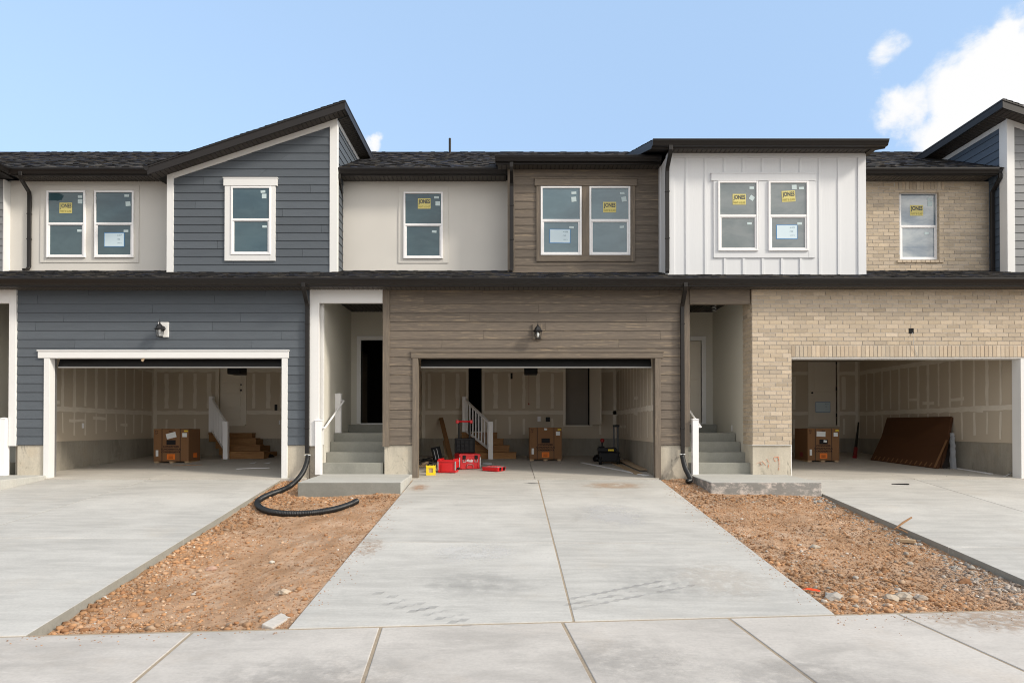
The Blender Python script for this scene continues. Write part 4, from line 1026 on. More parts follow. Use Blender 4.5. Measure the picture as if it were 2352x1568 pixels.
# --- inside the garages
LIFT = [.002]
def stripe(mb, p0, p1, w, nrm, col=1.0):
    """ragged band of filler between two points of a wall; nrm points into the room"""
    LIFT[0] = .002 + (LIFT[0] - .002 + .0006) % .007
    p0, p1, nrm = Vector(p0), Vector(p1), Vector(nrm); d = (p1 - p0); n = max(3, int(d.length / .12)); s = nrm.cross(d.normalized()); L, Rr = [], []
    for k in range(n + 1):
        t = k / n; c = p0 + d * t + nrm * LIFT[0]
        L.append(c + s * w * (.5 + random.uniform(-.12, .12))); Rr.append(c - s * w * (.52 + random.uniform(-.12, .12)))
    kk = col * random.uniform(.9, 1.06)
    for k in range(n):
        mb.face([Rr[k], Rr[k + 1], L[k + 1], L[k]], 0, (kk, kk, kk))
def garage(h, xl, xr, yb, zfi, holes, lw=.1, rw=.1, screw='l', panel_door=True, o=(0, 0)):
    zc_ = 3.05; y0 = .13
    fl = MB(); n = 8
    for j in range(2):
        a, b = (xl, (xl + xr) / 2 + o[1]) if j == 0 else ((xl + xr) / 2 + o[1], xr)
        slab(fl, ((a, -.10), (b, -.10), (b, yb), (a, yb)), lambda x, y: zf(y), .15, .005 if j else .004, n=2)
    fl.build('garage_floor', 'floor_concrete', h, bevel=.004)
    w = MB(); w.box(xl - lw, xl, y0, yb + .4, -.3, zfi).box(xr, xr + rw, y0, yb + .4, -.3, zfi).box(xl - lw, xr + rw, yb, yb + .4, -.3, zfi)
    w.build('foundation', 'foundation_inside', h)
    d = MB(); g = .012
    d.box(xl - lw, xl + g, y0, yb, zfi - .012, zc_ + .1); d.box(xr - g, xr + rw, y0, yb, zfi - .012, zc_ + .1)
    hs = sorted(holes); xs = xl + g
    for (a, b, z0, z1) in hs + [(xr - g, xr - g, 0, 0)]:
        if a > xs: d.box(xs, a, yb - g, yb + .1, zfi - .012, zc_ + .1)
        if b > a:
            d.box(a, b, yb - g, yb + .1, z1, zc_ + .1)
            if z0 > zfi: d.box(a, b, yb - g, yb + .1, zfi - .012, z0)
        xs = b
    d.build('garage_wall', 'drywall', h)
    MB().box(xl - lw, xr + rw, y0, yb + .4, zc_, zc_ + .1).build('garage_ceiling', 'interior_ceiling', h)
    j = MB(); yy = yb - g; za = 1.49; zb_ = 2.70
    def clear(x0, x1, z):
        return [(x0, x1)] if not hs else None
    segs = []; xs = xl + g
    for (a, b, z0, z1) in hs + [(xr - g, 0, 0, 0)]:
        if a - xs > .15: segs.append((xs, a))
        xs = b
    for a, b in segs:
        stripe(j, (a, yy, za), (b, yy, za), .10, (0, -1, 0)); stripe(j, (a, yy, zb_), (b, yy, zb_), .10, (0, -1, 0))
        x = a + random.uniform(.2, .4)
        while x < b - .1:
            stripe(j, (x, yy, za + .12), (x, yy, zb_ - .1), .06 + .07 * random.random(), (0, -1, 0), .80)
            if random.random() < .6: stripe(j, (x, yy, zfi + .1), (x, yy, za - random.uniform(.1, .2)), .06, (0, -1, 0), .86)
            x += .406
    for xw, nr in ((xl + g, 1), (xr - g, -1)):
        stripe(j, (xw + nr * .05, yy, zfi), (xw + nr * .05, yy, zc_), .09, (0, -1, 0)); stripe(j, (xw, yy - .05, zfi), (xw, yy - .05, zc_), .09, (nr, 0, 0))
        stripe(j, (xw, .2, za), (xw, yy, za - .02), .11, (nr, 0, 0)); stripe(j, (xw, .2, za + .035), (xw, yy, za), .05, (nr, 0, 0), 1.05); stripe(j, (xw, .2, zb_), (xw, yy, zb_), .11, (nr, 0, 0))
        y = .55
        while y < yb - .2:
            k = random.uniform(.86, 1.0)
            stripe(j, (xw, y, za + .02 + random.uniform(0, .08)), (xw, y, zb_ - .02), random.uniform(.05, .10), (nr, 0, 0), k)
            stripe(j, (xw, y + random.uniform(-.03, .03), zfi + random.uniform(.02, .2)), (xw, y, za - .08), random.uniform(.03, .07), (nr, 0, 0), k); y += .406
        for _ in range(4):
            y = random.uniform(.8, yb - .9); z = random.uniform(.95, 1.9); stripe(j, (xw, y, z), (xw, y + random.uniform(.3, .6), z + random.uniform(-.02, .02)), .07, (nr, 0, 0), .95)
    tag(j.build('joint_compound', 'joint_compound', h), kind='stuff')
    if panel_door:
        p = MB(); oa, ob = o[0]
        p.prism([(.17, ODT - .15), (.20, ODT - .17), (.30, ODT + .10), (.27, ODT + .11)], oa + .03, ob - .03, 'x')
        for k in range(4): p.box(oa + .03, ob - .03, .32 + .56 * k, .86 + .56 * k, ODT + .12, ODT + .155)
        gd = p.build('garage_door', 'door_black', h, bevel=.004)
        MB().prism([(.165, ODT - .172), (.205, ODT - .186), (.207, ODT - .172), (.167, ODT - .158)], oa + .03, ob - .03, 'x').build('bottom_seal', 'seal_grey', gd)
        for xx in (oa - .03, ob + .03): MB().box(xx - .02, xx + .02, .16, .20, .05, ODT + .05).box(xx - .02, xx + .02, .2, 3.0, ODT + .05, ODT + .09).build('door_track', 'steel', gd)
        MB().box((oa + ob) / 2 - .03, (oa + ob) / 2 + .03, .5, 3.4, ODT + .26, ODT + .30).box((oa + ob) / 2 - .17, (oa + ob) / 2 + .17, 3.3, 3.75, ODT - .06, ODT + .2).build('door_opener', 'black_plastic', h, bevel=.02)
yb = 5.2
# house B: recessed panel door behind the steps
bd0, bd1 = X(504.6, yb), X(559.5, yb); zd0 = Z(974.5, yb)
garage(B, -10.17, -4.16, yb, .765, [(bd0, bd1, zd0, 3.06)], .11, .15, o=((X(117.5), X(648.7)), -.2))
dm = MB(); dm.box(bd0 + .01, bd1 - .012, yb + .03, yb + .07, zd0, zd0 + 2.03).box(bd0 - .2, bd1 + .2, yb + .12, yb + .16, .5, 3.1)
for k in range(5): dm.box(bd0 + .09, bd1 - .09, yb + .020, yb + .04, zd0 + .12 + .385 * k, zd0 + .42 + .385 * k)
do = dm.build('inner_door', 'door_paint', B, bevel=.008); MB().lathe([(.028, 0), (.03, .02), (.02, .05)], (bd1 - .07, yb + .02, zd0 + .98), 10, M=Matrix.Rotation(R(90), 3, 'X')).lathe([(.022, 0), (.022, .02)], (bd1 - .07, yb + .02, zd0 + 1.14), 10, M=Matrix.Rotation(R(90), 3, 'X')).build('handle', 'black_metal', do)
MB().box(bd1 + .004, bd1 + .10, yb - .035, yb + .11, zd0, 3.06).box(bd0 - .10, bd0 - .004, yb - .035, yb + .11, zd0, 3.06).box(bd0 - .08, bd1 + .08, yb - .05, yb + .11, zd0 - .04, zd0 - .002).build('door_frame', 'door_paint', B, bevel=.004)
MB().box(X(635, yb) - .04, X(635, yb) + .04, yb - .02, yb - .008, 1.55, 1.72).build('outlet_cover', 'black_plastic', B)
MB().box(-10.158, -10.15, 2.05, 2.12, 1.05, 1.17).box(X(642, yb), X(645, yb), yb - .02, yb - .01, 1.15, 1.27).build('outlet_cover', 'white_vinyl', B)
# house C: two dark doorways, one with a door standing ajar
c0, c1, e0, e1 = X(1076, yb), X(1107, yb), X(1299, yb), X(1355, yb); zsC = Z(976, yb)
garage(C, -2.49, 3.10, yb, .765, [(c0, c1 + .06, .95, 3.04), (e0, e1, zsC, 3.04)], 0.08, .58, o=((X(961), X(1503.6)), .235))
for a, b, z0 in ((c0, c1, .95), (e0, e1, zsC)):
    v = MB(); v.box(a - .3, b + .3, yb + .11, yb + 1.6, z0 - .4, 3.2, skip='f'); vo = v.build('dark_hallway', 'unlit_black', C); vo.data.flip_normals()
    MB().box(a - .075, a - .002, yb - .03, yb + .12, z0, 3.04).box(b + .002, b + .075, yb - .03, yb + .12, z0, 3.04).box(a - .06, b + .06, yb - .05, yb + .1, z0 - .035, z0 - .002).build('door_frame', 'door_paint', C, bevel=.004)
MB().box(e0 + .02, e1 - .02, yb + .30, yb + .33, zsC, 3.0).build('dark_board', 'dark_board', C)
MB().box(0, .038, -.62, 0, 0, 2.03).xform(Matrix.Translation((e1 - .02, yb - .02, zsC + .02)) @ Matrix.Rotation(R(22), 4, 'Z')).build('inner_door', 'door_paint', C, bevel=.004)
MB().box(c1 - .03, c1 + .0, yb + .12, yb + .75, .96, 3.0).build('inner_door', 'dark_board', C)
MB().box(X(1236, yb) - .02, X(1240, yb) + .02, yb - .02, yb - .008, 1.24, 1.38).build('outlet_cover', 'white_vinyl', C)
MB().box(X(1258, yb) - .06, X(1258, yb) + .06, yb - .025, yb - .008, 1.23, 1.36).box(X(1175, yb) - .03, X(1175, yb) + .03, yb - .03, yb - .008, 2.45, 2.62).build('outlet_box', 'black_plastic', C)
xq = X(1214.7, 3.4); MB().tube([(xq, 3.4, ODT), (xq, 3.4, Z(926, 3.4))], .004, 5).lathe([(.012, 0), (.02, -.03), (.018, -.05)], (xq, 3.4, Z(925, 3.4)), 8).build('release_cord', 'dark_red', C)
# house D: deeper bay with a panel door on its rear wall
yb = 6.3
f0, f1 = X(1860, yb), X(1921, yb); zd0 = Z(976, yb)
garage(D, 5.15, 10.61, yb, .75, [(f0, f1, zd0, zd0 + 2.06)], .1, .15, panel_door=False, o=((bx1, dx1), .45))
dm = MB(); dm.box(f0 + .01, f1 - .01, yb + .02, yb + .06, zd0, zd0 + 2.05)
for a, b in ((.14, .80), (1.0, 1.9)): dm.box(f0 + .13, f1 - .13, yb + .010, yb + .03, zd0 + a, zd0 + b)
do = dm.build('inner_door', 'door_paint', D, bevel=.008)
hd = MB().lathe([(.028, 0), (.03, .02), (.02, .05)], (f0 + .06, yb + .01, zd0 + .98), 10, M=Matrix.Rotation(R(90), 3, 'X')).build('handle', 'black_metal', do)
hg = MB()
for z in (.25, 1.05, 1.85): hg.box(f1 - .02, f1 + .012, yb - .02, yb + .02, zd0 + z, zd0 + z + .11)
hg.build('hinge', 'black_metal', do)
MB().box(f0 - .07, f0 - .0, yb - .035, yb + .1, zd0, zd0 + 2.12).box(f1 + .0, f1 + .07, yb - .035, yb + .1, zd0, zd0 + 2.12).box(f0 - .07, f1 + .07, yb - .05, yb + .1, zd0 - .04, zd0 - .002).build('door_frame', 'door_paint', D, bevel=.004)
q4 = (1660, 680); sticker(do, 'sheet', *st('', q4, 992, 850, 1083, 912)[1:], yb + .012, 0, ('419', '/35'))
# vent pipe and flashing on the roof of house C
yv = 5.4; px, pz = X(1033, yv), Z(350, yv)
MB().tube([(px, yv, pz - .4), (px, yv, Z(318, yv))], .035, 12).box(px + .02, px + .30, yv - .05, yv + .1, pz - .22, pz - .06).build('vent_pipe', 'fascia_metal', C)

# ------------------------------------------------------------------ loose and fitted things
def ground(u, v, zfun, lift=0.0):
    """where the sight line through a point of the plan meets a surface z = zfun(x, y)"""
    lo, hi = -9.2, 7.0
    for _ in range(50):
        m = (lo + hi) / 2; p = at(u, v, m)
        if p.z > zfun(p.x, m) + lift: lo = m
        else: hi = m
    return at(u, v, lo)
zg = lambda x, y: zf(y)
zdr = lambda x, y: zc(x, y) if y < yT else zf(y)

# --- front steps with their landing slabs
def steps(label, x0, x1, sx0, sx1, face):
    t = thing('front_steps', label, 'steps', ((x0 + x1) / 2, 0, 0), group='concrete front steps')
    ys = (.05, .35, .65, .95, 2.25); zt = (.335, .545, .757, .947, 1.14)
    pr = [(2.56, -.3), (.05, -.3)]
    for k in range(5): pr += [(ys[k], pr[-1][1] if k else .09), (ys[k], zt[k])] if k else [(ys[0], zt[0])]
    pr = [(ys[0], -.3)]
    for k in range(5): pr += [(ys[k], zt[k]), ((ys[k + 1] if k < 4 else 2.56), zt[k])]
    pr += [(2.56, -.3)]
    m = MB()
    for k in range(5):
        m.box(x0, x1, ys[k], 2.56 if k == 4 else ys[k + 1] + .02, -.3 if k == 0 else zt[k - 1] - .02, zt[k], 0, (random.random(), random.random(), random.random()))
    m.build('flight', 'step_concrete', t, bevel=.014)
    s = MB(); q = ((sx0, -1.55, .068), (sx1, -1.55, .068), (sx1 - .02, .05, .105), (sx0 + .0, .05, .105)); c = (.4, .7, .2)
    b_ = [(p[0], p[1], -.55) for p in q]
    s.face(q, 0, c); s.face([b_[0], b_[1], q[1], q[0]], 1, c); s.face([b_[1], b_[2], q[2], q[1]], 0, c); s.face([b_[3], b_[0], q[0], q[3]], 1, c); s.face([b_[2], b_[3], q[3], q[2]], 0, c)  # front and left faces take the painted-shade concrete, the rest the lighter one
    i = len(s.v)
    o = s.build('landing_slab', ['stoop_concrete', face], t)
    bm_merge(o); b = o.modifiers.new('soft_edge', 'BEVEL'); b.width = .018; b.segments = 3; b.limit_method = 'ANGLE'
    MB().box((sx0 + sx1) / 2 + .55, (sx0 + sx1) / 2 + .556, -1.54, .0, .02, .094).build('joint_line', 'saw_cut', t) if False else None
    return t
def bm_merge(o):
    import bmesh
    bm = bmesh.new(); bm.from_mesh(o.data); bmesh.ops.remove_doubles(bm, verts=bm.verts, dist=1e-4); bmesh.ops.recalc_face_normals(bm, faces=bm.faces); bm.to_mesh(o.data); bm.free()
steps('grey concrete front steps between the white post and the brown siding', -3.866, -2.60, -3.86, -1.965, 'stoop_face_shaded')
steps('grey concrete front steps beside the tan brick pier, white splashes on the slab face', 3.74, 5.028, 3.70, 5.735, 'stoop_shaded_washed')
t = thing('front_steps', 'concrete landing slab cut off by the left edge below a white porch frame', 'steps', (-10.5, 0, 0), group='concrete front steps')
MB().box(-12.2, -9.52, -1.55, .05, -.5, .085, 0, (.3, .2, .6)).build('landing_slab', 'stoop_concrete', t, bevel=.018); MB().box(-11.9, -10.42, .05, 2.5, -.3, .335).box(-11.9, -10.42, .4, 2.5, .3, .75).box(-11.9, -10.42, .9, 2.5, .7, .95).build('flight', 'step_concrete', t, bevel=.014)

# --- white handrails of the porches
def handrail(label, x, side, y0, y1, zb0, zb1, zt0, zt1, w=.062, second=True, x2=None):
    x2 = x if x2 is None else x2
    t = thing('handrail', label, 'handrail', (x, y0, zb0), group='white porch handrails')
    def post(y, za, zb, x=x):
        m = MB(); m.box(x - w, x + w, y - w, y + w, za, zb - .03).box(x - w - .008, x + w + .008, y - w - .008, y + w + .008, zb - .03, zb - .012)
        m.lathe([((w + .008) * 1.41, 0), (.02, .018)], (x, y, zb - .012), 4, rot=math.pi / 4)
        m.build('post', 'white_vinyl', t, bevel=.004)
    post(y0, zb0, zt0)
    if second: post(y1, zb1, zt1, x2)
    xr = x + side * (w + .06); xq_ = x2 + side * (w + .06)
    path = [(x + side * w, y0, zt0 - .17), (xr, y0 - .0, zt0 - .17), (xr, y0 + .06, zt0 - .15), (xq_, y1 - .06, zt1 - .19), (xq_, y1, zt1 - .17)] + ([(x2 + side * w, y1, zt1 - .17)] if second else [])
    MB().tube(path, .021, 10, ref=(0, 0, 1)).build('rail', 'white_vinyl', t, smooth=True)
handrail('white handrail with two posts on the steps beside the navy house', X(733.5, -.02), 1, -.03, 1.10, .095, .945, Z(963, -.03), Z(903, 1.1), x2=-3.80)
handrail('white handrail post and short rail on the steps by the brown corner board', X(1595, -.02), 1, -.03, .85, .095, .757, Z(961, -.03), 1.62, second=False)
handrail('white handrail post at the left edge of the picture', X(12, -.05), -1, -.05, 1.0, .08, .94, Z(959, -.05), 1.8, second=False)

# --- wall lanterns
def lantern(label, x, z, block, bulb, yaw):
    t = thing('wall_lantern', label, 'lantern', (x, -.02, z), group='black wall lanterns')
    MB().box(-.105, .105, -.03, .02, -.155, .155).xform(Matrix.Translation((0, 0, 0))).build('mounting_block', block, t, local=True, bevel=.005)
    MB().lathe([(.055, 0), (.05, .02), (.03, .03)], (0, -.03, .02), 16, M=Matrix.Rotation(R(90), 3, 'X')).build('wall_plate', 'black_metal', t, local=True)
    c = Vector((0, -.155, -.005)); M = Matrix.Rotation(yaw, 3, 'Z')
    MB().tube([(0, -.05, .02), (0, -.09, .075), (0, -.135, .085), tuple(c + Vector((0, 0, .065)))], .011, 8).build('arm', 'black_metal', t, local=True)
    MB().lathe([(.112, -.005), (.108, .004), (.074, .022), (.060, .055), (.042, .085), (.018, .105), (.012, .12), (.016, .13), (.006, .14), (.004, .20), (.001, .205)], tuple(c), 6, M=M).build('roof_cap', 'black_metal', t, local=True)
    b = MB()
    for k in range(6):
        a = k * math.pi / 3 + yaw; p0 = c + Vector((.078 * math.cos(a), .078 * math.sin(a), 0)); p1 = c + Vector((.056 * math.cos(a), .056 * math.sin(a), -.155)); b.tube([tuple(p0), tuple(p1)], .0055, 6)
    b.lathe([(.060, -.165), (.062, -.15), (.055, -.148)], tuple(c), 6, M=M).lathe([(.082, -.012), (.082, .0)], tuple(c), 6, M=M)
    b.build('cage', 'black_metal', t, local=True)
    MB().lathe([(.052, -.150), (.073, -.01)], tuple(c), 6, M=M).build('glass', 'lantern_glass', t, local=True)
    if bulb: MB().lathe([(.012, -.13), (.018, -.115), (.030, -.08), (.031, -.065), (.022, -.04), (.014, -.02)], tuple(c), 14).build('bulb', 'bulb_glass', t, local=True, smooth=True)
    else: MB().lathe([(.016, -.06), (.016, -.01)], tuple(c), 10).build('bulb_holder', 'white_vinyl', t, local=True)
lantern('black wall lantern on a white block above the navy garage door', X(377.5), Z(757.5), 'white_trim', False, .35)
lantern('black wall lantern with a white bulb on the brown siding', X(1234.5), Z(762), 'brown_trim', True, .1)

# --- cardboard condenser cartons
def carton(label, u, v, w, h, dpt, rot, extra):
    p = ground(u, v, zg); t = thing('cardboard_box', label, 'cardboard box', (p.x, p.y, zf(p.y)), rot, 'condenser cartons in the garages')
    bz = .045; H = h - bz
    m = MB(); m.box(-w / 2, w / 2, 0, dpt, bz, h); m.box(-w / 2 + .01, -.004, .01, dpt - .01, h, h + .004).box(.004, w / 2 - .01, .01, dpt - .01, h, h + .004); m.build('carton', 'cardboard', t, local=True, bevel=.008)
    for x in (-w / 2 + .06, 0, w / 2 - .06): MB().box(x - .05, x + .05, .02, dpt - .02, 0, bz).build('pallet_block', 'scrap_wood', t, local=True)
    for f in (.24, .76):
        x = -w / 2 + w * f; MB().box(x - .008, x + .008, -.004, dpt + .004, bz - .004, h + .008).build('strap', 'strap_black', t, local=True)
    def patch(name, mat, fx, fz, fw, fh, tilt=0, y=-.003, text=None):
        M = Matrix.Translation((-w / 2 + w * fx, y, bz + H * fz)) @ Matrix.Rotation(tilt, 4, 'Y')
        return MB().box(-w * fw / 2, w * fw / 2, -.002, .002, -H * fh / 2, H * fh / 2, M=M).build(name, mat, t, local=True)
    patch('opening', 'print_window', .50, .585, .26, .15)
    lt = MB()
    for k, s_ in enumerate(('CONDENSER', 'CONDENSATEUR', 'CONDENSADOR')): lt.text(s_, (0, -.0035, bz + H * (.46 - .085 * k)), w * (.46, .58, .56)[k], H * .058, bold=.03)
    for fx, s_ in ((.08, 'TV'), (.50, 'REAR')): lt.text(s_, (-w / 2 + w * fx, -.0035, bz + H * .93), w * .10, H * .05, bold=.02)
    lt.text('17', (-w / 2 + w * .08, -.0035, bz + H * .86), w * .08, H * .05, bold=.02)
    lt.build('lettering', 'print_dark', t, local=True)
    o = patch('warning_label', 'orange_label', .50, .14, .23, .17)
    lb = MB()
    for k in range(3): lb.box(-w * .07, w * .06, -.0065, -.0055, bz + H * (.10 + .035 * k), bz + H * (.112 + .035 * k))
    lb.build('label_print', 'print_dark', o, local=True)
    patch('yellow_label', 'yellow_label', .93, .94, .11, .045)
    patch('shipping_label', 'paper', .885, .815, .13, .125); patch('side_label', 'paper', .10, .25, .07, .19)
    for fx, fz, fw, fh, tl in extra: patch('paper_slip', 'paper', fx, fz, fw, fh, tl, y=-.007)
    side = MB(); side.box(w / 2, w / 2 + .003, .25, .45, bz + .08, bz + .2).build('side_print', 'orange_label', t, local=True); MB().box(-w / 2 - .003, -w / 2, .28, .46, bz + .08, bz + .2).build('side_print', 'dark_red', t, local=True)
    return t
carton('brown condenser carton with a crooked white paper slip, in the navy garage', 392.8, 1063, .885, .86, .62, 0, [(.505, .80, .28, .17, -.25)])
carton('brown condenser carton without paper slip, in front of the far wall behind the toolboxes', 1253.2, 1058, .842, .87, .62, 0, [(.50, .95, .09, .06, .1)])
carton('brown condenser carton below the panel door in the brick garage', 1891.6, 1060.8, .815, .86, .75, 0, [(.42, .83, .28, .16, .04), (.55, .60, .1, .07, .15)])

# --- timber steps inside two garages
def timber_steps(label, o, k, steps_, newel, newel_b, tops, y0, lab2):
    P = lambda x, z: ((o[0] + x / k) * .91875, (o[1] + z / k) * .91875)
    xs = [X(P(s_[0], 0)[0], y0 + .25 * i) for i, s_ in enumerate(steps_)]; xe = [X(P(s_[1], 0)[0], y0 + .25 * i) for i, s_ in enumerate(steps_)]
    t = thing('garage_steps', label, 'steps', ((xs[0] + xe[0]) / 2, y0, zf(y0)), group='timber garage steps')
    for i in range(4):
        y = y0 + .25 * i; zt = Z(P(0, steps_[i][2])[1], y); zb = zf(y) if i == 0 else Z(P(0, steps_[i - 1][2])[1], y)
        m = MB(); c = rc(.18, .02); m.box(xs[i] + .01, xe[i] - .01, y + .015, 5.18, zf(y) if i == 0 else zb - .1, zt - .035, 0, c); m.box(xs[i], xe[i], y - .012, min(y + .30, 5.18) if i < 3 else 5.18, zt - .035, zt, 0, rc(.15, .02))
        m.build('step', 'pine', t, bevel=.005)
    yn, yb_ = y0 - .06, 4.96
    (a, b), (a2, b2) = newel, newel_b
    xa, xb = X(P(a, 0)[0], yn), X(P(b, 0)[0], yn); ya = Z(P(0, tops[0])[1], yn); m = MB(); w = (xb - xa); m.box(xa, xb, yn - w / 2, yn + w / 2, zf(yn), ya); n1 = m.build('newel_post', 'white_vinyl', t, bevel=.006)
    xc, xd_ = X(P(a2, 0)[0], yb_), X(P(b2, 0)[0], yb_); yt = Z(P(0, tops[1])[1], yb_); zb = Z(P(0, tops[2])[1], yb_); MB().box(xc, xd_, yb_ - .05, yb_ + .05, zb, yt).build('newel_post', 'white_vinyl', t, bevel=.006)
    s0, s1 = Vector(((xa + xb) / 2, yn, ya - .07)), Vector(((xc + xd_) / 2, yb_, yt - .07)); dz = Vector((0, 0, 1))
    sq = [(-.03, -.02), (.03, -.02), (.03, .02), (-.03, .02)]
    MB().sweep([s0, s1], [(-.035, -.02), (.035, -.02), (.035, .02), (-.035, .02)], ref=(0, 0, 1)).build('handrail', 'white_vinyl', t)
    h0, h1 = Z(P(0, tops[3])[1], yn), zb + .06
    b0, b1 = Vector((s0.x, s0.y, h0)), Vector((s1.x, s1.y, h1)); MB().sweep([b0, b1], sq, ref=(0, 0, 1)).build('bottom_rail', 'white_vinyl', t)
    for i in range(1, 9):
        f = i / 9; p, q = b0 + (b1 - b0) * f, s0 + (s1 - s0) * f
        MB().box(p.x - .02, p.x + .02, p.y - .02, p.y + .02, p.z, q.z).build('baluster', 'white_vinyl', t)
    return t
timber_steps('raw timber steps with a white railing, beside the carton in the navy garage', (360, 800), 3.92, [(760, 1183, 1285), (735, 1145, 1220), (700, 1105, 1155), (635, 1065, 1105)], (787, 833), (645, 690), (990, 745, 1095, 1290), 4.16, '')
timber_steps('raw timber steps with a white railing, behind the red toolboxes', (1020, 980), 5.88, [(990, 1595, 882), (960, 1495, 780), (880, 1405, 682), (785, 1312, 590)], (1180, 1250), (800, 858), (432, 62, 580, 850), 4.16, '')

# --- red toolboxes
def tb_body(w, d, h, mat='red_plastic'):
    m = MB(); m.prism([(-w / 2 + .012, 0), (w / 2 - .012, 0), (w / 2, h * .12), (w / 2, h), (-w / 2, h), (-w / 2, h * .12)], -d / 2, d / 2, 'y')
    m.box(-w / 2 - .008, w / 2 + .008, -d / 2 - .010, d / 2 + .010, h - .035, h)
    for x in (-w / 2 + .02, w / 2 - .06): m.box(x, x + .04, -d / 2 - .014, -d / 2, .01, h - .03)
    m.box(-w * .16, w * .16, -d / 2 - .012, -d / 2, .01, h * .34)
    return m
p = ground(1075, 1077.5, zg); p.y += .20
t = thing('toolbox', 'large red wheeled toolbox with black lid raised and pull handle up', 'toolbox', (p.x - .03, p.y, zf(p.y)), R(20))
tb_body(.50, .40, .335).build('body', 'red_plastic', t, local=True, bevel=.012)
lid = MB(); lid.box(-.25, .25, .185, .235, .35, .71); lo = lid.build('lid', 'black_plastic', t, local=True, bevel=.03, seg=4)
gr = MB()
for i in range(5): gr.box(-.21 + .105 * i - .008, -.21 + .105 * i + .008, .165, .19, .39, .68)
for i in range(4): gr.box(-.215, .215, .166, .19, .395 + .09 * i - .008, .395 + .09 * i + .008)
gr.build('lid_ribs', 'black_plastic', lo, local=True, bevel=.004)
MB().box(-.245, .245, -.19, .19, .334, .350).build('rim', 'red_plastic', t, local=True, bevel=.006)
for x in (-.135, .15):
    la = MB().box(x - .035, x + .035, -.228, -.20, .225, .315).build('latch', 'black_plastic', t, local=True, bevel=.008)
    MB().box(x - .038, x - .030, -.226, -.205, .17, .225).box(x + .030, x + .038, -.226, -.205, .17, .225).box(x - .038, x + .038, -.226, -.205, .163, .172).build('latch_frame', 'steel', la, local=True)
for x in (-.247, .247): MB().box(x - .010, x + .010, -.222, -.205, .03, .27).build('corner_guard', 'steel', t, local=True, bevel=.003)
for x in (-.13, .13): MB().box(x - .018, x + .018, .245, .275, .05, 1.08).build('handle_tube', 'black_plastic', t, local=True, bevel=.004)
hg = MB().tube([(-.16, .26, 1.10), (.16, .26, 1.10)], .021, 10, ref=(0, 0, 1)).build('grip', 'red_plastic', t, local=True, smooth=True)
for s_ in (-1, 1): MB().box(s_ * .17 - .035, s_ * .17 + .035, .23, .29, 1.055, 1.135).build('grip_end', 'red_plastic', hg, local=True, bevel=.012)
for x in (-.27, .27): MB().lathe([(.02, -.02), (.085, -.022), (.09, -.012), (.09, .012), (.085, .022), (.02, .02)], (x, .17, .09), 20, M=Matrix.Rotation(R(90), 3, 'Y')).build('wheel', 'rubber', t, local=True)
lg = MB().text('Milwaukee', (.0, -.2165, .20), .155, .055, shear=.18, bold=.03)
lb_ = MB(); lb_.v = [(-.065, -.2165, .168), (.045, -.2165, .175), (-.01, -.2165, .164), (.075, -.2165, .163), (.03, -.2165, .160)]
for q in ((0, 2, 1), (2, 4, 3), (2, 3, 1)): lb_.f.append(q); lb_.m.append(0); lb_.c.append((1, 1, 1))
lb_.build('logo_bolt', 'white_vinyl', t, local=True)
lg.build('lettering', 'white_vinyl', t, local=True)
MB().tube([(-.075, -.225, .03), (-.075, -.228, .085), (-.05, -.228, .105), (.05, -.228, .105), (.075, -.228, .085), (.075, -.225, .03)], .007, 6, ref=(0, 1, 0)).build('front_handle', 'steel', t, local=True)
p = ground(1026, 1086.3, zg); p.y += .17
t = thing('toolbox', 'small red toolbox standing open between the yellow square and the large toolbox', 'toolbox', (p.x + .02, p.y, zf(p.y)), R(-7))
m = MB(); W_, D_, H_ = .40, .34, .275
m.box(-W_ / 2, W_ / 2, -D_ / 2, -D_ / 2 + .02, .02, H_).box(-W_ / 2, W_ / 2, D_ / 2 - .02, D_ / 2, .02, H_).box(-W_ / 2, -W_ / 2 + .02, -D_ / 2 + .02, D_ / 2 - .02, .02, H_).box(W_ / 2 - .02, W_ / 2, -D_ / 2 + .02, D_ / 2 - .02, .02, H_).box(-W_ / 2 + .01, W_ / 2 - .01, -D_ / 2 + .01, D_ / 2 - .01, 0, .04)
m.box(-W_ / 2 - .012, W_ / 2 + .012, -D_ / 2 - .012, -D_ / 2 + .01, H_ - .04, H_ + .004).box(W_ / 2 - .01, W_ / 2 + .012, -D_ / 2, D_ / 2, H_ - .04, H_ + .004).box(-.12, .12, -D_ / 2 - .010, -D_ / 2, .03, .19)
m.build('body', 'red_plastic', t, local=True, bevel=.010)
for x in (-.195, .195): MB().box(x - .014, x + .014, -D_ / 2 - .02, -D_ / 2 - .004, .06, .25).build('latch', 'steel', t, local=True, bevel=.004)
MB().tube([(W_ / 2 + .006, -.09, .06), (W_ / 2 + .03, -.09, .10), (W_ / 2 + .03, .09, .10), (W_ / 2 + .006, .09, .06)], .014, 8).build('side_handle', 'black_plastic', t, local=True)
for x in (-.16, .17): MB().box(x - .03, x + .03, -D_ / 2 - .02, D_ / 2 + .005, H_ - .005, H_ + .03).build('lug', 'red_plastic', t, local=True, bevel=.008)
p = ground(1136, 1083, zg); p.y += .20
t = thing('parts_organizer', 'flat red organizer case with clear lid lying on the garage floor', 'organizer case', (p.x - .02, p.y, zf(p.y)), R(-32))
MB().box(-.21, .21, -.16, .16, 0, .085).box(-.218, .218, -.168, .168, .055, .09).build('body', 'red_plastic', t, local=True, bevel=.012)
MB().box(-.195, .195, -.145, .145, .09, .103).build('lid', 'clear_plastic', t, local=True, bevel=.005)
for y in (-.07, .08): MB().box(.212, .232, y - .028, y + .028, .02, .09).build('latch', 'black_plastic', t, local=True, bevel=.005)
mb = MB()
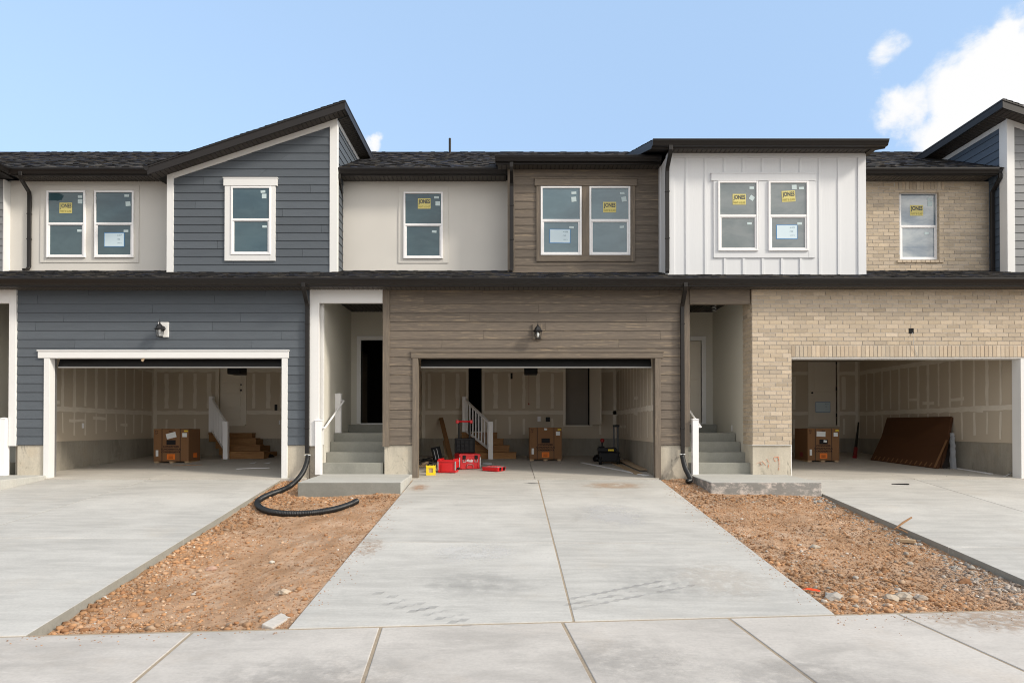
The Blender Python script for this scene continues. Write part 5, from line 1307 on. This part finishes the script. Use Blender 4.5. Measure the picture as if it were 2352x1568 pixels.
for i in range(1, 4): mb.box(-.195 + .0975 * i - .004, -.195 + .0975 * i + .004, -.145, .145, .10, .108)
mb.build('lid_ribs', 'red_plastic', t, local=True)
p = ground(989, 1091, zg)
t = thing('level_case', 'bright yellow square tool with a grey window, standing by the garage jamb', 'tool', (p.x, p.y + .03, zf(p.y)), R(4))
m = MB(); m.box(-.10, .10, -.03, .03, 0, .055).box(-.10, .10, -.03, .03, .15, .205).box(-.10, -.045, -.03, .03, .055, .15).box(.045, .10, -.03, .03, .055, .15)
for x in (-.105, -.03, .045, .09): m.box(x, x + .02, -.025, .025, .2, .213); m.box(x, x + .02, -.025, .025, -.0, .006)
for z in (.05, .13): m.box(.095, .108, -.025, .025, z, z + .02)
m.build('frame', 'yellow_plastic', t, local=True, bevel=.006); MB().box(-.047, .047, -.012, .012, .053, .152).build('window', 'scrap_wood', t, local=True)
p = ground(1008, 1061, zg)
t = thing('black_case', 'slim black plastic case leaning behind the small red toolbox', 'case', (p.x, p.y, zf(p.y)), R(8))
M = Matrix.Rotation(R(-13), 4, 'Y') @ Matrix.Rotation(R(-12), 4, 'X'); m = MB(); m.box(-.12, .12, 0, .06, .01, .41); m.xform(M).build('shell', 'black_plastic', t, local=True, bevel=.012)
m = MB(); m.box(-.06, -.05, -.006, .002, .08, .34).box(.02, .03, -.006, .002, .06, .36); m.xform(M).build('ridge', 'steel', t, local=True)
# planks leaning on the rear wall
def lean(name, label, cat, base, top, w, th, mat, group=None, side=(1, 0, 0)):
    base, top = Vector(base), Vector(top); o = MB(); o.sweep([base, top], [(-w / 2, -th / 2), (w / 2, -th / 2), (w / 2, th / 2), (-w / 2, th / 2)], ref=side)
    ob = o.build(name, mat, bevel=.004); return tag(ob, label, cat, group)
b0 = ground(1036, 1057, zg); tp = at(1013, 960, 5.14); lean('wooden_plank', 'tall reddish plank leaning on the rear wall behind the red toolboxes', 'plank', (b0.x, b0.y, b0.z + .02), tp, .12, .04, 'plank_wood')
b0 = ground(1028, 1057, zg); tp = at(1021, 1012, 4.6); lean('wooden_plank', 'short pale board leaning beside the tall reddish plank', 'plank', (b0.x, b0.y, b0.z + .02), tp, .10, .03, 'scrap_wood')
# rubble beside the jamb
p = ground(967, 1072, zg)
m = MB()
for k in range(7):
    a = R(random.uniform(-25, 25)); M = Matrix.Translation((p.x + random.uniform(-.06, .10), p.y + .25 + random.uniform(-.1, .12), zf(p.y) + .05 + .022 * k)) @ Matrix.Rotation(a, 4, 'Z') @ Matrix.Rotation(R(random.uniform(-14, 4)), 4, 'Y')
    m.box(-.18, .18, -.04, .04, -.012, .012, M=M)
tag(m.build('black_strips', 'black_plastic', bevel=.004), 'heap of black plastic strips just inside the brown garage jamb', 'plastic strips', kind='thing')
m = MB(); m.box(-.20, .14, -.05, .05, 0, .045, M=Matrix.Translation((p.x + .02, p.y - .02, zf(p.y))) @ Matrix.Rotation(.1, 4, 'Z')); tag(m.build('wood_offcut', 'scrap_wood', bevel=.004), 'pale wood offcut on the floor behind the yellow square', 'offcut')
m = MB(); m.box(-.09, .09, -.04, .04, 0, .06, M=Matrix.Translation((p.x + .09, p.y + .12, zf(p.y) + .05)) @ Matrix.Rotation(.5, 4, 'Z') @ Matrix.Rotation(-.3, 4, 'Y')); tag(m.build('wood_offcut', 'board_tan', bevel=.012), 'tan wood chunk lying under the black plastic strips', 'offcut')
p = ground(1118, 1066, zg); m = MB(); m.lathe([(.05, 0), (.16, .005), (.15, .03), (.05, .055), (.01, .06)], (p.x, p.y, zf(p.y)), 9); tag(m.build('rag', 'plastic_film', smooth=True), 'crumpled grey rag at the foot of the white newel post', 'rag')

# --- black rolling tool cart at the right of the brown garage
p = ground(1401, 1067, zg)
t = thing('tool_cart', 'black wheeled tool cart with raised handle near the right garage wall', 'tool cart', (p.x, p.y + .22, zf(p.y)), R(-6))
m = MB(); m.box(-.25, .25, -.20, .20, .07, .30).box(-.265, .265, -.215, .215, .27, .315); m.build('body', 'black_plastic', t, local=True, bevel=.02)
MB().box(-.27, .19, -.17, .17, .32, .42).box(-.25, -.1, -.15, .15, .42, .45).build('tray', 'black_plastic', t, local=True, bevel=.02)
for x in (-.21, .23):
    w_ = MB().lathe([(.02, -.03), (.10, -.035), (.11, -.02), (.11, .02), (.10, .035), (.02, .03)], (x, -.14, .11), 20, M=Matrix.Rotation(R(90), 3, 'Y')).build('wheel', 'rubber', t, local=True)
    MB().lathe([(.05, -.038), (.05, .038)], (x, -.14, .11), 14, M=Matrix.Rotation(R(90), 3, 'Y')).build('hub', 'black_metal', w_, local=True)
for x in (.14, .24): MB().box(x - .02, x + .02, .12, .16, .3, .95).build('handle_tube', 'black_metal', t, local=True, bevel=.004)
MB().box(.11, .28, .11, .17, .93, .985).build('grip', 'black_plastic', t, local=True, bevel=.015)
MB().box(-.02, .12, -.22, -.205, .34, .385).build('brand_plate', 'yellow_label', t, local=True, bevel=.004)
tl = MB().tube([(-.17, 0, .42), (-.16, -.01, .52), (-.15, -.02, .56)], .025, 8).build('tool', 'black_metal', t, local=True); MB().lathe([(.02, 0), (.05, .03), (.055, .07), (.03, .10)], (-.155, -.01, .54), 10).build('tool_head', 'dark_red', tl, local=True)
p = ground(1374, 1059, zg); m = MB(); m.lathe([(.02, 0), (.13, .01), (.15, .07), (.11, .15), (.04, .18)], (p.x, p.y, zf(p.y)), 12); tag(m.build('black_bag', 'black_plastic', smooth=True), 'small black bag slumped at the left of the tool cart', 'bag')
# strips and boards lying on the floors
def lying(name, label, cat, a, b, w, th, mat, lift=.0, zfun=zg, group=None):
    p0, p1 = ground(*a, zfun), ground(*b, zfun); p0.z = zfun(p0.x, p0.y) + th / 2 + lift + .003; p1.z = zfun(p1.x, p1.y) + th / 2 + lift + .003
    o = MB(); o.sweep([p0, p1], [(-w / 2, -th / 2), (w / 2, -th / 2), (w / 2, th / 2), (-w / 2, th / 2)], ref=(0, 0, 1)) if False else None
    d = (p1 - p0).normalized(); s_ = Vector((-d.y, d.x, 0)).normalized() * w / 2; up = Vector((0, 0, th / 2)); P = [p0 - s_ - up, p0 + s_ - up, p0 + s_ + up, p0 - s_ + up]; Q = [x + (p1 - p0) for x in P]
    o.v = [tuple(x) for x in P + Q]
    for q in ((3, 2, 1, 0), (4, 5, 6, 7), (0, 1, 5, 4), (1, 2, 6, 5), (2, 3, 7, 6), (3, 0, 4, 7)): o.f.append(q); o.m.append(0); o.c.append(rc(.1))
    return tag(o.build(name, mat, bevel=.002), label, cat, group)
lying('trim_strip', 'long white trim strip lying slantwise in front of the tool cart', 'trim strip', (1337, 1062.5), (1487, 1092.5), .10, .012, 'white_vinyl')
lying('trim_strip', 'thin white strip lying alone on the navy garage floor', 'trim strip', (543, 1077), (619, 1074.6), .04, .012, 'white_vinyl')
lying('trim_strip', 'white strip lying along the right wall of the brick garage', 'trim strip', (2179, 1073), (2277, 1088.6), .09, .015, 'white_vinyl')
lying('flat_board', 'tan board on top of the flat boards beside the right jamb', 'board', (1426, 1060), (1478, 1083), .20, .015, 'board_tan', .035)
lying('flat_board', 'grey-tan board lying lowest and nearest among the boards by the right jamb', 'board', (1412, 1064), (1468, 1089), .18, .015, 'scrap_wood', .0)
lying('flat_board', 'pale board lying closest to the concrete wall by the right jamb', 'board', (1440, 1058), (1485, 1076), .12, .015, 'board_tan', .018)
lying('wood_stick', 'thin brown stick on the floor in front of the navy garage carton', 'stick', (396, 1069.5), (465, 1067.5), .03, .01, 'twig_wood')
p = ground(618, 1049, zg); tag(MB().lathe([(.05, 0), (.19, .004), (.15, .06), (.05, .10), (.01, .11)], (p.x, p.y - .1, zf(p.y)), 9).build('dark_cloth', 'black_plastic'), 'dark bundle of cloth on the floor at the timber steps', 'cloth')
for i, (u, v, lab) in enumerate(((580, 1064, 'white scrap of paper on the floor in front of the timber steps'), (613, 1064.5, 'curled white scrap of paper near the right jamb of the navy garage'))):
    p = ground(u, v, zg); m = MB(); z = zf(p.y) + .004; m.face([(p.x - .09, p.y - .02, z), (p.x + .07, p.y - .05, z + .004), (p.x + .09, p.y + .04, z + .035), (p.x - .05, p.y + .05, z + .01)]); tag(m.build('paper_scrap', 'paper'), lab, 'paper scrap')
pt = at(327, 824, -.045); m = MB(); m.box(-.025, .025, -.004, .004, -.05, .05, M=Matrix.Translation(pt + Vector((0, .03, .0))) @ Matrix.Rotation(.5, 4, 'Y')); tag(m.build('paper_tag', 'board_tan'), 'small tan tag hanging under the white garage lintel', 'tag')

# --- cartons leaning on the right wall of the brick garage
def leaning(name, label, cat, pts, th, mat):
    """pts: bottom far, bottom near, top near, top far (outer face)"""
    a, b, c, d = [Vector(p) for p in pts]; nn = (b - a).cross(d - a).normalized()
    if nn.x > 0: nn = -nn
    t = thing(name, label, cat, tuple((a + b) / 2)); m = MB(); P = [a, b, c, d]; Q = [p - nn * th for p in P]
    m.v = [tuple(p) for p in P + Q]
    for q in ((0, 1, 2, 3), (7, 6, 5, 4), (0, 4, 5, 1), (1, 5, 6, 2), (2, 6, 7, 3), (3, 7, 4, 0)): m.f.append(q); m.m.append(0); m.c.append((1, 1, 1))
    o = m.build('panel', mat, t, bevel=.01); bm_recalc(o)
    return t, (a, b, c, d, nn)
def bm_recalc(o):
    import bmesh
    bm = bmesh.new(); bm.from_mesh(o.data); bmesh.ops.recalc_face_normals(bm, faces=bm.faces); bm.to_mesh(o.data); bm.free()
g1, g2 = ground(1998, 1056, zg), ground(2150, 1076, zg)
t1, q_ = leaning('wrapped_panel', 'tall dark brown packed panel leaning on the right wall of the brick garage', 'packed panel', [(g1.x + .12, g1.y, zf(g1.y) + .01), (g2.x + .16, g2.y + .05, zf(g2.y) + .01), at(2186, 955.8, 2.05), at(2037, 958.7, 4.35)], .07, 'dark_cardboard')
a, b, c, d, nn = q_
def onface(q, s, r, lift=.004): return q[0] + (q[1] - q[0]) * s + (q[3] - q[0]) * r + q[4] * lift
m = MB(); m.face([onface(q_, 1.0, .02), onface(q_, 1.06, .02, -.03), onface(q_, 1.06, .99, -.03), onface(q_, 1.0, 1.0)]); m.build('dark_edge', 'strap_black', t1)
m = MB(); m.face([onface(q_, .10, .46), onface(q_, .17, .46), onface(q_, .17, .60), onface(q_, .10, .60)]); m.build('shipping_label', 'paper', t1)
t2, q2_ = leaning('wrapped_panel', 'lower brown packed panel leaning against the tall dark panel', 'packed panel', [(g1.x, g1.y - .02, zf(g1.y) + .008), (g2.x, g2.y - .02, zf(g2.y) + .008), onface(q_, .985, .49, .10), onface(q_, .06, .55, .10)], .08, 'dark_cardboard')
for i in range(13):
    s = .05 + .07 * i; m = MB(); m.face([onface(q2_, s, .03), onface(q2_, s + .018, .03), onface(q2_, s + .03, .17), onface(q2_, s + .012, .17)]); m.build('staple_strip', 'cardboard', t2)
m = MB(); m.face([onface(q2_, .955, .02), onface(q2_, .985, .02), onface(q2_, .985, .98), onface(q2_, .955, .98)]); m.build('edge_tape', 'cardboard', t2)
m = MB(); n_ = 14
for k in range(n_):
    z0_, z1_ = .10 + .06 * k, .10 + .06 * (k + 1); x = 10.24; y = 1.66
    e = lambda k_: .025 * mnoise.noise(Vector((k_ * .55, 3.3, 0))); f = lambda k_: .16 - .004 * k_ + .035 * mnoise.noise(Vector((k_ * .9, 9.1, 2))); w_ = lambda k_: .03 * mnoise.noise(Vector((k_ * 1.3, 1.1, 5)))
    P0 = [(x + e(k), y + w_(k), z0_), (x + .5 * f(k), y + .06 - w_(k), z0_), (x + f(k), y + w_(k), z0_)]; P1 = [(x + e(k + 1), y + w_(k + 1), z1_), (x + .5 * f(k + 1), y + .06 - w_(k + 1), z1_), (x + f(k + 1), y + w_(k + 1), z1_)]
    for a_ in range(2): m.face([P0[a_], P0[a_ + 1], P1[a_ + 1], P1[a_]])
tag(m.build('torn_plastic', 'grey_film', smooth=True), 'torn sheet of white plastic hanging at the end of the leaning panels', 'plastic sheet')
b0, tp = ground(1963, 1052, zg), at(1972, 970, 6.2); b0.z += .02
t = thing('long_tool', 'slender dark tool with a red foot leaning on the rear wall of the brick garage', 'tool', tuple(b0))
md = b0 + (tp - b0) * .24; MB().tube([tuple(md), tuple(tp)], .042, 8, scale=[1, .5], ref=(1, 0, 0)).build('shaft', 'black_plastic', t); MB().tube([tuple(b0), tuple(md)], .055, 8).build('foot', 'dark_red', t)
w0 = [ground(u, v, zg) for u, v in ((2305, 1095.5), (2320, 1094), (2335, 1089))]; tag(MB().tube([(p.x, p.y, zf(p.y) + .012 + .05 * i * i) for i, p in enumerate(w0)], .006, 6).build('loose_wire', 'plastic_film'), 'loose pale wire curling off the floor by the white jamb', 'wire')
p = ground(2070, 1112.5, zdr); m = MB(); z = zdr(p.x, p.y) + .006
m.prism([(p.x - .18, p.y + .02), (p.x + .13, p.y - .05), (p.x + .15, p.y + .05), (p.x + .02, p.y + .035)], z, z + .014, 'z'); tag(m.build('plastic_scrap', 'black_plastic'), 'black wedge-shaped scrap lying on the right driveway', 'scrap')

# --- drain hoses below the two downspouts
def hose(label, pts, r, group):
    # smooth the path, then ripple its radius
    P = [Vector(p) for p in pts]; out = []
    for i in range(len(P) - 1):
        p0, p1, p2, p3 = P[max(i - 1, 0)], P[i], P[i + 1], P[min(i + 2, len(P) - 1)]; n_ = max(2, int((p2 - p1).length / .006))
        for k in range(n_):
            t_ = k / n_; out.append(.5 * ((2 * p1) + (p2 - p0) * t_ + (2 * p0 - 5 * p1 + 4 * p2 - p3) * t_ * t_ + (3 * p1 - p0 - 3 * p2 + p3) * t_ ** 3))
    out.append(P[-1]); L = 0; sc = []
    for i, p in enumerate(out):
        if i: L += (p - out[i - 1]).length
        sc.append(1 + .11 * math.sin(L / .026 * 2 * math.pi))
    t = thing('drain_hose', label, 'drain hose', tuple(P[0]), group=group)
    MB().tube(out, r, 14, scale=sc, ref=(.3, .2, 1)).build('corrugated_tube', 'hose_plastic', t, smooth=True)
    b = P[0]; MB().box(b.x - .05, b.x + .05, b.y - .042, b.y + .042, b.z - .005, b.z + .012).build('clip', 'paper', t, bevel=.003)
    return t
q = lambda x, y: ((640 + x / 4.48) * .91875, (950 + y / 4.48) * .91875)
def hp(x, y, yd): return tuple(at(*q(x, y), yd))
def hg_(x, y, lift=.05, fn=HL):
    zmx = lambda a_, b_: max(fn(a_, b_), zc(a_, b_) - (0 if a_ < EDGE_L(b_) else 9)); return tuple(ground(*q(x, y), zmx, lift))
hose('long black corrugated hose curling from the navy house downspout over the dirt', [hp(578, 838, -.07), hp(572, 905, -.10), hp(535, 1010, -.27), hp(470, 1105, -.58), hg_(385, 1182), hg_(285, 1232), hg_(170, 1272), hg_(62, 1322), hg_(15, 1370), hg_(42, 1422), hg_(135, 1465), hg_(300, 1490), hg_(500, 1492), hg_(700, 1475), hg_(900, 1438), hg_(1050, 1390), hg_(1132, 1350)], .047, 'black drain hoses')
x_ = X(1566.5, -.07)
hose('short black hose bending from the brown house downspout to the slab', [(x_, -.07, Z(1043, -.07)), (x_, -.09, .45), (x_ + .01, -.25, .25), (x_ + .03, -.55, .05), tuple(at(1580, 1105, -.74))], .047, 'black drain hoses')

# --- things lying in the soil beds
p0, p1 = ground(617, 1440, HL), ground(652, 1418, HL); d = (p1 - p0); d.z = 0; L_ = d.length + .06; M = Matrix.Translation(((p0.x + p1.x) / 2, (p0.y + p1.y) / 2, max(p0.z, p1.z) - .02)) @ Matrix.Rotation(math.atan2(d.y, d.x), 4, 'Z') @ Matrix.Rotation(R(-5), 4, 'Y') @ Matrix.Rotation(R(14), 4, 'X')
m = MB(); m.box(-L_ / 2, L_ / 2, -.06, .06, -.03, .035, M=M); tag(m.build('concrete_offcut', 'stone_block', bevel=.012), 'pale concrete offcut in the dirt at the front corner of the centre driveway', 'offcut')
def rock(label, u, v, r, fn, col, seed, group=None, flat=.6):
    p = ground(u, v, fn); V, Fc = rockshape(I2, .5); m = MB(); a = rotm(seed, seed * 2.1, seed * .7)
    for w in V: q_ = a @ Vector(w); m.v.append((p.x + q_.x * r * 1.15, p.y + q_.y * r, p.z + r * .25 + q_.z * r * flat))
    for f_ in Fc: m.f.append(tuple(int(i) for i in f_)); m.m.append(0); m.c.append(col)
    return tag(m.build('rock', 'pebble', smooth=False), label, 'rock', group)
tan, gry = (.48, .36, .25), (.42, .39, .35)
rock('pale rock alone near the driveway edge of the left dirt bed', 653, 1362, .055, HL, (.55, .45, .34), 1.3)
rock('pinkish flat rock in the middle of the left dirt bed', 485, 1308, .05, HL, (.50, .33, .25), 2.2)
rock('small white stone in the centre of the left dirt bed', 625, 1292, .03, HL, (.62, .57, .48), .4)
o5 = lambda x, y: ((2000 + x / 4.2) * .91875, (1250 + y / 4.2) * .91875)
rock('large grey rock near the driveway corner of the right dirt bed', *o5(345, 1035), .075, HR, gry, 3.1)
rock('flat pale rock left of a twin in the front of the right dirt bed', *o5(950, 1040), .065, HR, (.50, .42, .33), .9)
rock('flat pale rock right of its twin in the front of the right dirt bed', *o5(1080, 1030), .075, HR, (.46, .39, .31), 1.9)
rock('third pale flat rock farthest right in the front row of the right dirt bed', *o5(1268, 1045), .06, HR, (.44, .37, .30), 2.7)
rock('rust coloured clod standing out on the right of the right dirt bed', *o5(1735, 875), .06, HR, (.40, .21, .11), 1.1, flat=.8)
rock('long whitish stone in the left middle of the right dirt bed', *o5(160, 505), .055, HR, (.52, .45, .36), .2)
a = ground(*o5(1060, 325), HR); a = Vector((5.66, a.y - .05, HR(5.66, a.y) + .03)); b = a + Vector((.27, .03, .17))
t = thing('twig', 'forked brown twig sticking up at the right driveway kerb', 'twig', tuple(a))
MB().tube([tuple(a), tuple((a + b) / 2 + Vector((0, 0, .01))), tuple(b)], .014, 7, scale=[.8, 1.1, .9]).tube([tuple(a + (b - a) * .1), tuple(a + Vector((.02, -.16, .01))), tuple(a + Vector((.03, -.26, -.01)))], .011, 6, scale=[1, .8, .6]).build('stem', 'twig_wood', t)
a, b = ground(*o5(1045, 430), HR), ground(*o5(1210, 462), HR); d = b - a; M = Matrix.Translation((a + b) / 2 + Vector((0, 0, .025))) @ Matrix.Rotation(math.atan2(d.y, d.x), 4, 'Z')
m = MB(); m.box(-d.length / 2, d.length / 2, -.045, .045, -.02, .025, M=M); tag(m.build('wood_offcut', 'scrap_wood', bevel=.006), 'weathered wood offcut lying below the twig in the right dirt bed', 'offcut')
p = ground(1862, 1361, HR); m = MB()
m.face([(p.x - .11, p.y + .06, p.z + .02), (p.x - .05, p.y + .02, p.z + .035), (p.x + .0, p.y + .04, p.z + .045), (p.x - .06, p.y + .085, p.z + .02)]); m.face([(p.x - .05, p.y + .02, p.z + .035), (p.x + .09, p.y - .03, p.z + .02), (p.x + .10, p.y + .01, p.z + .03), (p.x + .0, p.y + .04, p.z + .045)])
tag(m.build('orange_tape', 'orange_tape'), 'scrap of bright orange tape at the edge of the centre driveway', 'tape')

# ------------------------------------------------------------------ camera, sun, sky
cam = bpy.data.cameras.new('camera'); co = bpy.data.objects.new('camera', cam); COL.objects.link(co); S.camera = co
co.location = (0, -D0, CAMZ); co.rotation_euler = (math.pi / 2 + PITCH, 0, 0)
cam.sensor_width = 36; cam.lens = 36 * F / 2352; cam.shift_x = (1176 - U0) / 2352; cam.shift_y = (VC - 784) / 2352; cam.clip_end = 2000; cam.clip_start = .05
SUN = Vector((.76, -.36, .54)).normalized()
sun = bpy.data.lights.new('sun', 'SUN'); so = bpy.data.objects.new('sun', sun); COL.objects.link(so)
sun.energy = 3.1; sun.angle = R(9); sun.color = (1.0, .92, .80); so.rotation_euler = SUN.to_track_quat('Z', 'Y').to_euler(); so.location = (20, -20, 25)
W = bpy.data.worlds.new('World'); S.world = W; W.use_nodes = True
n, l = W.node_tree.nodes, W.node_tree.links; n.clear(); g = G(n, l)
sky = n.new('ShaderNodeTexSky'); sky.sky_type = 'NISHITA'; sky.sun_disc = False; sky.sun_elevation = math.asin(SUN.z); sky.sun_rotation = math.atan2(SUN.x, SUN.y)
sky.air_density = 1.0; sky.dust_density = .6; sky.ozone_density = 1.2; sky.altitude = 1300
STR = .12
dirv = g.coord((1, 1, 1), 'Generated')
wv = n.new('ShaderNodeTexNoise'); wv.inputs['Scale'].default_value = 13; wv.inputs['Detail'].default_value = 6; wv.inputs['Roughness'].default_value = .6; l.new(dirv, wv.inputs['Vector'])
wsub = n.new('ShaderNodeVectorMath'); wsub.operation = 'MULTIPLY_ADD'; l.new(wv.outputs['Color'], wsub.inputs[0]); wsub.inputs[1].default_value = (.075, .075, .075); wsub.inputs[2].default_value = (-.0375, -.0375, -.0375)
wdir = n.new('ShaderNodeVectorMath'); l.new(dirv, wdir.inputs[0]); l.new(wsub.outputs[0], wdir.inputs[1])
def blob(u, v, rad, hard=.15):
    a, b = (u - U0) / F, -(v - VC) / F; d = Vector((a, cp - b * sp, sp + b * cp)).normalized()
    m = n.new('ShaderNodeVectorMath'); m.operation = 'DISTANCE'; l.new(wdir.outputs[0], m.inputs[0]); m.inputs[1].default_value = d
    return g.ramp(m.outputs['Value'], rad, rad * hard, 0, 1)
mask = None
for a in ((2330, 225, .13, 1.25), (2240, 205, .075, 1.2), (2352, 150, .10, 1.2), (2280, 140, .06, 1), (2190, 290, .06, 1.0), (2170, 335, .045, .8), (2062, 262, .050, .70), (2035, 120, .045, .62), (2120, 320, .04, .5), (2085, 125, .025, .4), (2440, 280, .13, 1), (850, 335, .022, .8)):
    b_ = g.math('MULTIPLY', blob(*a[:3]), a[3]); mask = b_ if mask is None else g.math('MAXIMUM', mask, b_)
wisp = g.ramp(g.noise(g.coord((1, 1, 1.3), 'Generated'), 13, 10, .60, .25), .30, .70)
cl = g.ramp(g.math('ADD', g.math('MULTIPLY', mask, .80), g.math('MULTIPLY', wisp, .62)), .48, 1.12)
cl = g.math('MULTIPLY', cl, g.ramp(mask, .0, .35))
# broken cloud over the street side of the sky, seen in the panes and softening the light
sep = n.new('ShaderNodeSeparateXYZ'); l.new(dirv, sep.inputs[0])
back = g.ramp(sep.outputs['Y'], .25, -.15)
bn = g.noise(g.coord((1, 1, 2.4), 'Generated'), 2.3, 7, .6, .3)
bc = g.math('MULTIPLY', back, g.ramp(bn, .32, .60, .45, .92))
low = g.ramp(sep.outputs['Z'], .75, .05, .0, 1)
haze = g.math('ADD', .60, g.math('MULTIPLY', g.ramp(sep.outputs['X'], .35, -.75, 0, .26), low))
c = g.mix(haze, sky.outputs[0], tuple(x / STR for x in (.645, .93, 1.34)))
c = g.mix(cl, c, tuple(x / STR for x in (1.0, 1.0, 1.0)))
c = g.mix(bc, c, tuple(x / STR for x in (1.02, .99, .95)))
# bright veil of cloud round the sun
gl = n.new('ShaderNodeVectorMath'); gl.operation = 'DISTANCE'; l.new(dirv, gl.inputs[0]); gl.inputs[1].default_value = Vector((.74, -.58, .30)).normalized()
c = g.mix(g.math('MULTIPLY', g.ramp(gl.outputs['Value'], .95, .12), g.ramp(sep.outputs['Z'], -.02, .06)), c, tuple(x / STR for x in (2.4, 2.3, 2.15)))
bg = n.new('ShaderNodeBackground'); bg.inputs['Strength'].default_value = STR; l.new(c, bg.inputs['Color'])
wo = n.new('ShaderNodeOutputWorld'); l.new(bg.outputs[0], wo.inputs[0])
S.view_settings.view_transform = 'Standard'; S.view_settings.look = 'None'; S.view_settings.exposure = 0; S.view_settings.gamma = 1
S.render.engine = 'CYCLES'; S.cycles.filter_width = 1.05; S.cycles.use_denoising = True; S.cycles.max_bounces = 8; S.cycles.diffuse_bounces = 5; S.cycles.glossy_bounces = 3; S.cycles.sample_clamp_indirect = 6
